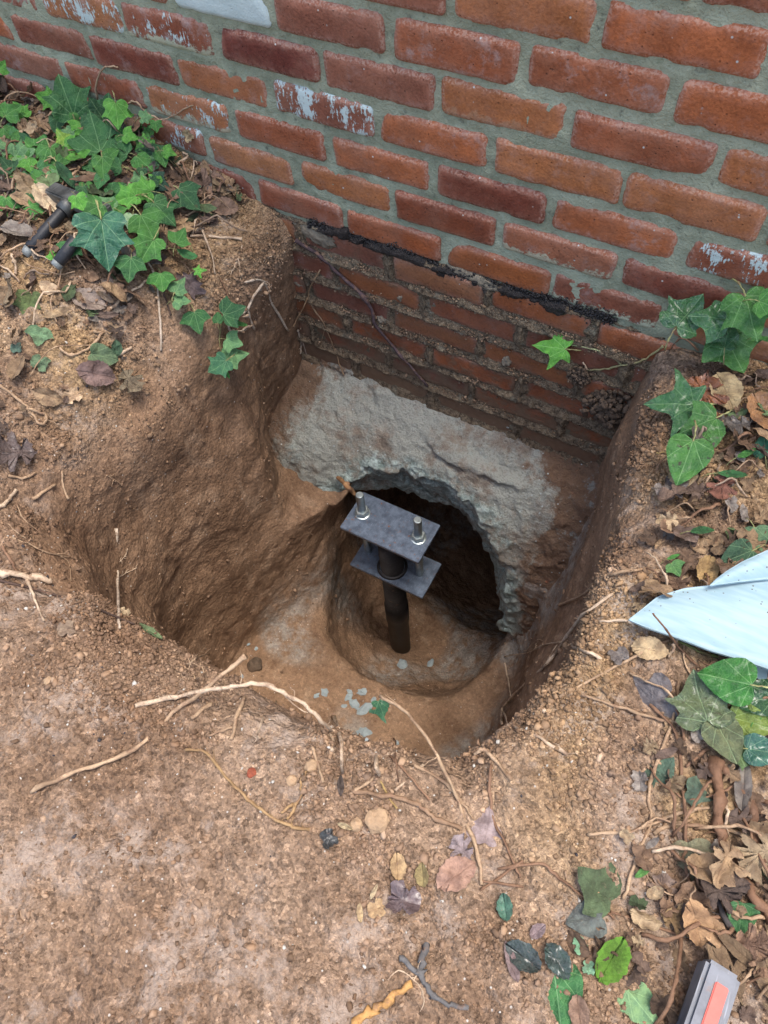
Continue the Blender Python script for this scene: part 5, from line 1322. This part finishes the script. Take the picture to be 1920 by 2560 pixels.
stone('pale blue concrete chip on the tunnel floor, right of two', 1076, 1660, 24, M_GREYSTONE, 22, (.6, 1, .35))
for i, (px, py, s) in enumerate([(812, 1730, 20), (872, 1742, 22), (905, 1730, 24), (885, 1760, 24), (912, 1772, 30), (910, 1830, 26), (992, 1860, 14), (790, 1740, 14), (874, 1728, 14), (640, 1620, 12), (620, 1610, 10), (605, 1690, 9), (935, 1750, 14), (860, 1765, 12), (918, 1855, 14)]):
    st = stone('pale blue grey concrete chip scattered on the pit floor', px, py, s, M_GREYSTONE, 31 + 2 * i, (1.1, .75, .32), 'concrete_chip', .45, .8, 2)
    st['group'] = 'concrete chips on the pit floor'; st['category'] = 'chip'
me_ = VAR[3].copy(); me_.name = 'brick_fragment'
l, n_, t_ = hit(705, 735)
st = obj('brick_fragment', me_, M_BRICK); st.location = l + Vector((-.02, .012, 0)); st.rotation_euler = (.5, -.95, 1.25); st.scale = (.55, 1.2, 1.0)
for kk in ('paint', 'lichen', 'bloom', 'wet'): st[kk] = 0.0
st['red'] = .8
tag(st, 'broken red brick end stuck in the soil at the left end of the exposed bricks', 'brick')
clod_specs = []
for lab, px, py, s, sd in (('crumbly dark clod with rootlets hanging on the bricks at the right corner of the pit', 1530, 1010, 100, 41), ('small crumbly clod stuck to the bricks beside the ivy shoot', 1450, 935, 54, 42)):
    l, n_, t_ = hit(px, py)
    s_ = .5 * s * depth_of(l) / F_PX
    clod_specs.append((lab, np.array(l + n_ * s_ * .25), s_, sd))

# ------------------------------------------------------------------ crumbs: countless loose bits of soil
ICO_V = None
def ico():
    import bmesh
    bm = bmesh.new(); bmesh.ops.create_icosphere(bm, subdivisions=1, radius=1)
    v_ = np.array([v.co for v in bm.verts]); f_ = np.array([[v.index for v in f.verts] for f in bm.faces]); bm.free(); return v_, f_
IV, IF = ico()
def crumbs(name, P, N, S, mat, yelv, parent=None, squash=(1, 1, 1), smooth=False):
    n = len(P)
    j = 1 + .38 * rng.normal(size=(n, len(IV), 1)).clip(-1.5, 1.5)
    A = rng.normal(size=(n, 3, 3)); Qm, _ = np.linalg.qr(A)
    st = 1 + .25 * rng.normal(size=(n, 1, 3)).clip(-1.2, 1.2)
    v_ = np.einsum('nij,nkj->nki', Qm, IV[None] * j * st) * S[:, None, None] * np.array(squash)
    v_ = v_ + P[:, None, :] + N[:, None, :] * (S * .25)[:, None, None]
    f_ = IF[None] + (np.arange(n) * len(IV))[:, None, None]
    me_ = mesh_np(name, v_.reshape(-1, 3), f_.reshape(-1, 3), 3, smooth)
    set_attr(me_, 'rnd', np.repeat(rng.random(n), len(IV)))
    set_attr(me_, 'yel', np.repeat(yelv, len(IV)))
    o = obj(name, me_, mat, parent); tag(o, kind='stuff'); return o
for lab, c0, s_, sd in clod_specs:
    n_c = 420
    d_ = rng.normal(size=(n_c, 3)); d_ /= np.linalg.norm(d_, axis=1)[:, None]
    rr = 1 + .7 * perlin(d_[:, 0] * 1.6 + sd, d_[:, 1] * 1.6, d_[:, 2] * 1.6)
    Pc = c0 + d_ * (rr * rng.random(n_c) ** .33)[:, None] * s_ * np.array([1.2, .55, .95])
    Pc[:, 1] = np.minimum(Pc[:, 1], -.001)
    o = crumbs('soil_clod', Pc, d_, s_ * (.10 + .12 * rng.random(n_c) ** 2), M_CLOD, np.zeros(n_c))
    del o['kind']; tag(o, lab, 'clod')
xx, yy, zz = GV[:, 0], GV[:, 1], GV[:, 2]
clump = perlin(xx * 7, yy * 7, 3.3) + .5 * perlin(xx * 17, yy * 17, 6.1)
vis = (yy < .0) & (yy > -1.25) & (xx > -1.2) & (xx < 1.05)
w0_ = np.where((yy < -.93) & (zz > -.1), .35, 1.0)
w = vis * w0_ * np.where(nrm_g[:, 2] > .35, 1.0, .9) * np.where(zz > -.15, 1.0, .10) * ss(-.35, .45, clump + .15)
w = w * (1 + 2.0 * ss(-.99, -.86, yy) * ss(.08, .0, g_dug * .1) * (xx > -.2) * (xx < .75))
w = w * np.where(g_dug > .6, .3, 1.0) * np.where(np.arange(len(GV)) < len(Vg), 1.0, 2.2)
w = w / w.sum()
n1 = 60000
ic = rng.choice(len(GV), n1, p=w)
S = .0008 + .0015 * rng.random(n1) ** 2 + .0032 * rng.random(n1) ** 11
S = np.where(zz[ic] < -.3, S * 1.1, S)
crumbs('soil_crumbs', GV[ic] + rng.normal(size=(n1, 3)) * .002 * np.array([1, 1, 0]), nrm_g[ic], S, M_CRUMB, g_yel[ic])

# pale and dark flecks trodden into the bare soil
wf = (yy > -1.25) & (yy < -.45) & (xx > -.75) & (xx < 1.0) & (nrm_g[:, 2] > .5) & (zz > -.1)
ifl = np.argwhere(wf)[:, 0]
for nm, nf, cf_, smin, smx in (('pale_grit', 620, (.50, .48, .43), .0007, .0026), ('dark_grit', 170, (.045, .04, .045), .0008, .0030)):
    ic = rng.choice(ifl, nf)
    crumbs(nm, GV[ic], nrm_g[ic], smin + (smx - smin) * rng.random(nf) ** 3.5, plain(nm, cf_, .85, .4, 200, .3, .001), np.zeros(nf))

# soil and old bitumen clinging to the courses below the old ground line: parts of the wall
def joint_points(n):
    out = []
    while len(out) < n:
        x_ = rng.uniform(-.22, .575); row = rng.integers(9, 15)
        z_ = WZ0 - row * HC + JW * .55 + rng.normal() * .0075
        if rng.random() < .22:
            xc, zc = brick_rects[rng.integers(len(brick_rects))]
            x_ = xc + LB / 2 + rng.normal() * .006; z_ = zc + rng.uniform(-.03, .03)
            if not (-.4 < z_ < .0 and -.22 < x_ < .575): continue
        if perlin(x_ * 11, z_ * 26, 5.5) + .25 < rng.random() * .55 - .1: continue
        out.append((x_, .002 - .004 * rng.random(), z_))
    return np.array(out)
JP = joint_points(6500)
Sj = .0006 + .0013 * rng.random(len(JP)) ** 2 + .0022 * rng.random(len(JP)) ** 12
crumbs('clinging_crumbs', JP, np.tile([0, -1.0, 0], (len(JP), 1)), Sj, M_CRUMB, (.0 + .6 * rng.random(len(JP))), wall)
M_TAR = plain('bitumen', (.022, .019, .018), .5, .8, 140, .5, .004)
nT = 2600
tx = rng.uniform(-.12, .50, nT)
tz = .006 + .012 * perlin(tx * 9, 1.1, 4.4) + rng.normal(size=nT) * .0065 + .004 * ss(.2, .5, tx)
keep = perlin(tx * 13, 7.7, 1.2) > -.28 - .3 * ss(.3, .0, np.abs(tx - .1))
tx, tz = tx[keep], tz[keep]
crumbs('bitumen_band', np.stack([tx, np.full(len(tx), .001), tz], 1), np.tile([0, -1.0, 0], (len(tx), 1)), np.minimum(.0009 + .0022 * rng.random(len(tx)) ** 2, .004), M_TAR, np.zeros(len(tx)), wall)
# crust of soil and bitumen grown over the joints
def crust_material():
    t = NT('soil_crust'); p = t.pos()
    n1 = t.noise(p, 24, 5, 0.7); n2 = t.noise(p, 110, 4, 0.75); n3 = t.noise(p, 420, 2, 0.6)
    col = t.mix(t.step(n2, 0.32, 0.68), (0.055, 0.036, 0.022), (0.27, 0.20, 0.125))
    col = t.mix(t.math('MULTIPLY', t.step(n3, 0.52, 0.7), 0.6), col, (0.42, 0.35, 0.24))
    col = t.mix(t.math('MULTIPLY', t.step(n1, 0.55, 0.68), 0.5), col, (0.22, 0.225, 0.17))
    tar = t.step(t.math('ADD', t.attr('tar'), t.math('MULTIPLY', t.math('SUBTRACT', n2, 0.5), 0.9)), 0.4, 0.62)
    col = t.mix(tar, col, t.mix(n3, (0.008, 0.007, 0.007), (0.05, 0.042, 0.038)))
    h = t.math('ADD', n2, t.math('MULTIPLY', n3, 0.7))
    return t.done(col, t.math('SUBTRACT', 0.95, t.math('MULTIPLY', tar, 0.55)), t.bump(h, 1.0, 0.005), Specular_IOR_Level=0.35)
cx_ = np.arange(-.245, .60, .0027); cz_ = np.arange(-.415, .04, .0027)
CX, CZ = np.meshgrid(cx_, cz_, indexing='ij')
rowf = (WZ0 - CZ) / HC; rowi = np.floor(rowf).astype(int).clip(0, 13); fz = (rowf - rowi) * HC
offa = np.array([OFF[r_] for r_ in range(0, 14)])[rowi]
fx = ((CX / LB - offa) % 1.0) * LB
# distance into the brick face from the nearest joint (joint is left of and above each brick in this frame)
dzj = np.minimum(fz - 0.0, (HC - JW) - fz); dxj = np.minimum(fx, (LB - JW) - fx)
din = np.minimum(dzj, dxj)
nA = perlin(CX * 16, CZ * 22, 3.7); nB = perlin(CX * 48, CZ * 55, 6.2); nC = perlin(CX * 130, CZ * 130, 9.4); nD = perlin(CX * 6, CZ * 9, 1.9)
thick = .0030 - din * .55 + .0062 * nA + .0050 * nB + .0028 * nC + .0035 * nD
tarb = ss(.026, .002, np.abs(CZ - .002 - .016 * perlin(CX * 9, 1.1, 4.4)) + .012 * perlin(CX * 31, CZ * 31, 7.7) + .006 * perlin(CX * 80, CZ * 80, 2.7)) * ss(-.42, -.1, perlin(CX * 12, 5.1, 2.2) + .25 * ss(.3, .0, np.abs(CX - .1))) * ss(-.13, -.06, CX) * ss(.52, .40, CX)
thick = thick + .0070 * tarb * ss(-.4, .3, nA + nB) + .003 * tarb * nC + .006 * ss(-.33, -.40, CZ) + .004 * ss(.05, .0, CX + .22)
thick = thick - .022 * ss(.0, .03, CZ) * (1 - tarb) - .012 * (1 - ss(.02, -.03, CZ)) * (1 - tarb)
CY = .0035 - np.clip(thick, -.012, .011)
CY[0, :] = CY[-1, :] = .02; CY[:, 0] = CY[:, -1] = .02
ii = np.arange(CX.size).reshape(CX.shape)
q = np.stack([ii[:-1, :-1], ii[1:, :-1], ii[1:, 1:], ii[:-1, 1:]], -1).reshape(-1, 4)
me_ = mesh_np('soil_crust', np.stack([CX.ravel(), CY.ravel(), CZ.ravel()], 1), q, 4)
set_attr(me_, 'tar', tarb.ravel())
tag(obj('soil_crust', me_, crust_material(), wall), kind='stuff')
# scabs of old mortar smeared over the face
M_SCAB = plain('mortar_scab', (.27, .225, .16), .95, .9, 120, .45, .005)
for (px, py, s, sq) in ((790, 590, 78, (1.35, .14, .55)), (740, 705, 36, (1, .3, .6)), (1190, 700, 85, (1.5, .14, .4)), (1265, 905, 34, (.6, .35, .9)), (1150, 830, 30, (.9, .3, .5)), (1000, 745, 24, (.6, .4, .9)), (955, 800, 26, (1, .4, .7))):
    q = on_wall(px, py)
    s_ = .5 * s * depth_of(q) / F_PX
    me_ = lump('mortar_scab', s_, px % 50, 4, .6, sq)
    o = obj('mortar_scab', me_, M_SCAB, wall, False); o.location = (q[0], .002, q[2] + .41)
    o.rotation_euler = (0, 0.12, 0)
    me_.polygons.foreach_set('use_smooth', [True] * len(me_.polygons))

# ------------------------------------------------------------------ tools
M_BLACK = plain('black_grip', (.018, .02, .024), .5, .4, 200, .35, .0015)
M_TOOLST = metal_material('worn_tool_steel', (.04, .045, .045), (.17, .18, .175), .5, .5, .5, 30)
M_TIP = metal_material('bare_tip', (.14, .16, .16), (.28, .31, .31), .6, .3, .3, 50)
def cyl_between(name, a, b, r0, r1, seg=24, rings=2):
    a, b = Vector(a), Vector(b); d = (b - a); L = d.length
    me_ = lathe(name, [(r0 * .9, 0), (r0, L * .02)] + [(r0 + (r1 - r0) * k / rings, L * k / rings) for k in range(1, rings)] + [(r1, L * .98), (r1 * .85, L)], seg)
    me_.transform(d.to_track_quat('Z', 'Y').to_matrix().to_4x4()); me_.transform(Matrix.Translation(a))
    return me_
hz = .128
A, B = Vector(on_z(165, 519, hz - .005)), Vector(on_z(75, 622, hz - .03))
tool = empty('hand_tool', tuple((A + B) / 2 - Vector((0, 0, .05))), 'steel headed hand tool with black round handle lying in the ivy litter at the left', 'tool')
obj('handle', cyl_between('handle', A, B, .0098, .0108), M_BLACK, tool)
obj('handle_tip', cyl_between('handle_tip', B, Vector(on_z(62, 638, hz - .035)), .0106, .0082), M_TIP, tool)
h0, h1 = Vector(on_z(122, 462, hz + .012)), Vector(on_z(262, 520, hz + .012))
ax_ = (h1 - h0).normalized(); upv = (UP - ax_ * UP.dot(ax_)).normalized(); side = ax_.cross(upv)
hm = bevel_box('head', (h1 - h0).length, .030, .022, .003)
m = Matrix.Identity(4)
mid = (h0 + h1) / 2 - upv * .012
for i in range(3): m[i][0] = ax_[i]; m[i][1] = side[i]; m[i][2] = upv[i]; m[i][3] = mid[i]
hm.transform(m); obj('head', hm, M_TOOLST, tool)
bs = lathe('socket', [(.014, -.014), (.014, .006), (.010, .009)], 24); dd = (A - B).normalized()
bs.transform(dd.to_track_quat('Z', 'Y').to_matrix().to_4x4()); bs.transform(Matrix.Translation(A + dd * .004)); obj('socket', bs, M_TOOLST, tool)
A2, B2 = Vector(on_z(190, 598, .125)), Vector(on_z(146, 657, .105))
t2 = empty('tool_handle', tuple(B2 - Vector((0, 0, .02))), 'black rod end with bare metal tip poking out under the ivy beside the hand tool', 'tool')
obj('grip', cyl_between('grip', A2, B2, .010, .0105), M_BLACK, t2)
obj('handle_tip', cyl_between('handle_tip', B2, Vector(on_z(137, 667, .102)), .0102, .0085), M_TIP, t2)

# pale blue shovel blade lying on the litter
t = NT('pale_blue_blade'); p_ = t.pos()
n1_ = t.noise(p_, 9, 5, .6); n2_ = t.noise(p_, 220, 3, .6); st_ = t.noise(t.vadd(p_, (0, 0, 0), (1, 6, 1)), 22, 3, .5)
bc = t.mix(t.step(st_, .3, .7), (.28, .42, .48), (.35, .49, .55))
bc = t.mix(t.math('MULTIPLY', t.step(n1_, .5, .75), .3), bc, (.24, .37, .43))
dsp = t.math('MULTIPLY', t.step(t.vor(p_, 210, 0), .28, .15), t.step(t.math('ADD', t.n('SeparateColor', 0, None, i0=t.vor(p_, 210, 1)), t.math('MULTIPLY', t.noise(p_, 11, 4, .7), 1.6)), 1.62, 1.72))
bc = t.mix(dsp, bc, (.10, .07, .05))
M_BLADE = t.done(bc, .6, t.bump(n2_, .12, .001), Specular_IOR_Level=.5)
sh = empty('shovel', tuple(on_z(1800, 1560, .02)), 'pale blue shovel blade with pointed tip reaching in from the right edge', 'shovel')
def blade_patch(name, up_px, lo_px, z_up, z_lo, bulge, n=36, mres=14):
    def along(pl, t_):
        d = [0]
        for i in range(1, len(pl)): d.append(d[-1] + math.hypot(pl[i][0] - pl[i - 1][0], pl[i][1] - pl[i - 1][1]))
        s = t_ * d[-1]
        return np.interp(s, d, [q[0] for q in pl]), np.interp(s, d, [q[1] for q in pl])
    Vv = []
    for i in range(n):
        t_ = i / (n - 1)
        a = along(up_px, t_); b = along(lo_px, t_)
        za = z_up[0] + (z_up[1] - z_up[0]) * t_; zb = z_lo[0] + (z_lo[1] - z_lo[0]) * t_
        pa, pb = on_z(a[0], a[1], za), on_z(b[0], b[1], zb)
        for j in range(mres):
            s = j / (mres - 1)
            q = pa + (pb - pa) * s
            q = q + np.array([0, 0, 1]) * bulge * (1 - (2 * s - 1) ** 2) * min(1, t_ * 3)
            Vv.append(q)
    ii_ = np.arange(n * mres).reshape(n, mres)
    Fq = np.stack([ii_[:-1, :-1], ii_[:-1, 1:], ii_[1:, 1:], ii_[1:, :-1]], -1).reshape(-1, 4)
    Vv = np.array(Vv)
    # give the sheet its thickness
    lower = Vv - np.array([0, 0, .0028])
    nv = len(Vv)
    rim = list(ii_[0, :]) + list(ii_[1:, -1]) + list(ii_[-1, -2::-1]) + list(ii_[-2:0:-1, 0])
    rf = [(rim[k], rim[(k + 1) % len(rim)], rim[(k + 1) % len(rim)] + nv, rim[k] + nv) for k in range(len(rim))]
    me_ = mesh_np(name, np.concatenate([Vv, lower]), np.concatenate([Fq, Fq[:, ::-1] + nv, np.array(rf)]), 4)
    return me_
obj('blade', blade_patch('blade', [(1572, 1548), (1598, 1528), (1645, 1490), (1712, 1470), (1776, 1463), (1850, 1452), (2060, 1440)], [(1572, 1550), (1620, 1571), (1690, 1594), (1776, 1627), (1860, 1652), (1922, 1673), (2060, 1722)], (.035, .06), (.033, .045), .012), M_BLADE, sh)
obj('blade_shoulder', blade_patch('blade_shoulder', [(1774, 1463), (1790, 1447), (1820, 1425), (1855, 1404), (1920, 1374), (2060, 1320)], [(1774, 1465), (1800, 1461), (1850, 1455), (1900, 1450), (1990, 1445), (2060, 1442)], (.062, .085), (.0625, .058), .008), M_BLADE, sh)
obj('blade_back', blade_patch('blade_back', [(1888, 1660), (1920, 1672), (1990, 1700), (2060, 1724)], [(1886, 1692), (1900, 1698), (1930, 1702), (2060, 1716)], (.028, .03), (.012, .012), .0), M_BLADE, sh)

# grey metal bar with a red strip at the bottom right corner
M_BARM = metal_material('scuffed_grey_metal', (.075, .085, .105), (.19, .205, .235), .55, .15, .5, 22)
M_RED = plain('red_paint', (.62, .10, .075), .5, .2, 120, .18, .001)
c_tl, c_tr = Vector(on_z(1772, 2392, .05)), Vector(on_z(1858, 2446, .05))
c_bl = Vector(on_z(1690, 2590, .05))
lx = (c_tr - c_tl); wbar = lx.length; lx.normalize()
ly = (c_bl - c_tl); ly = (ly - lx * ly.dot(lx)).normalized()
bar = empty('metal_bar', tuple(c_tl + lx * wbar / 2 - UP * .045), 'scuffed grey metal bar with a red strip, cut off by the bottom right corner', 'tool')
def bar_box(name, x0, x1, y0, y1, z0, z1, mat, bv):
    me_ = bevel_box(name, x1 - x0, y1 - y0, z1 - z0, bv)
    mm = Matrix.Identity(4); cc = c_tl + lx * (x0 + x1) / 2 + ly * (y0 + y1) / 2 + UP * (z0 + z1) / 2
    lz = lx.cross(ly); lz = lz if lz.z > 0 else -lz
    for i in range(3): mm[i][0] = lx[i]; mm[i][1] = ly[i]; mm[i][2] = lz[i]; mm[i][3] = cc[i]
    me_.transform(mm); return obj(name, me_, mat, bar)
bar_box('body', 0, wbar, 0, .32, -.034, 0, M_BARM, .004)
bar_box('red_strip', wbar * .36, wbar * .74, .016, .31, -.002, .0022, M_RED, .001)
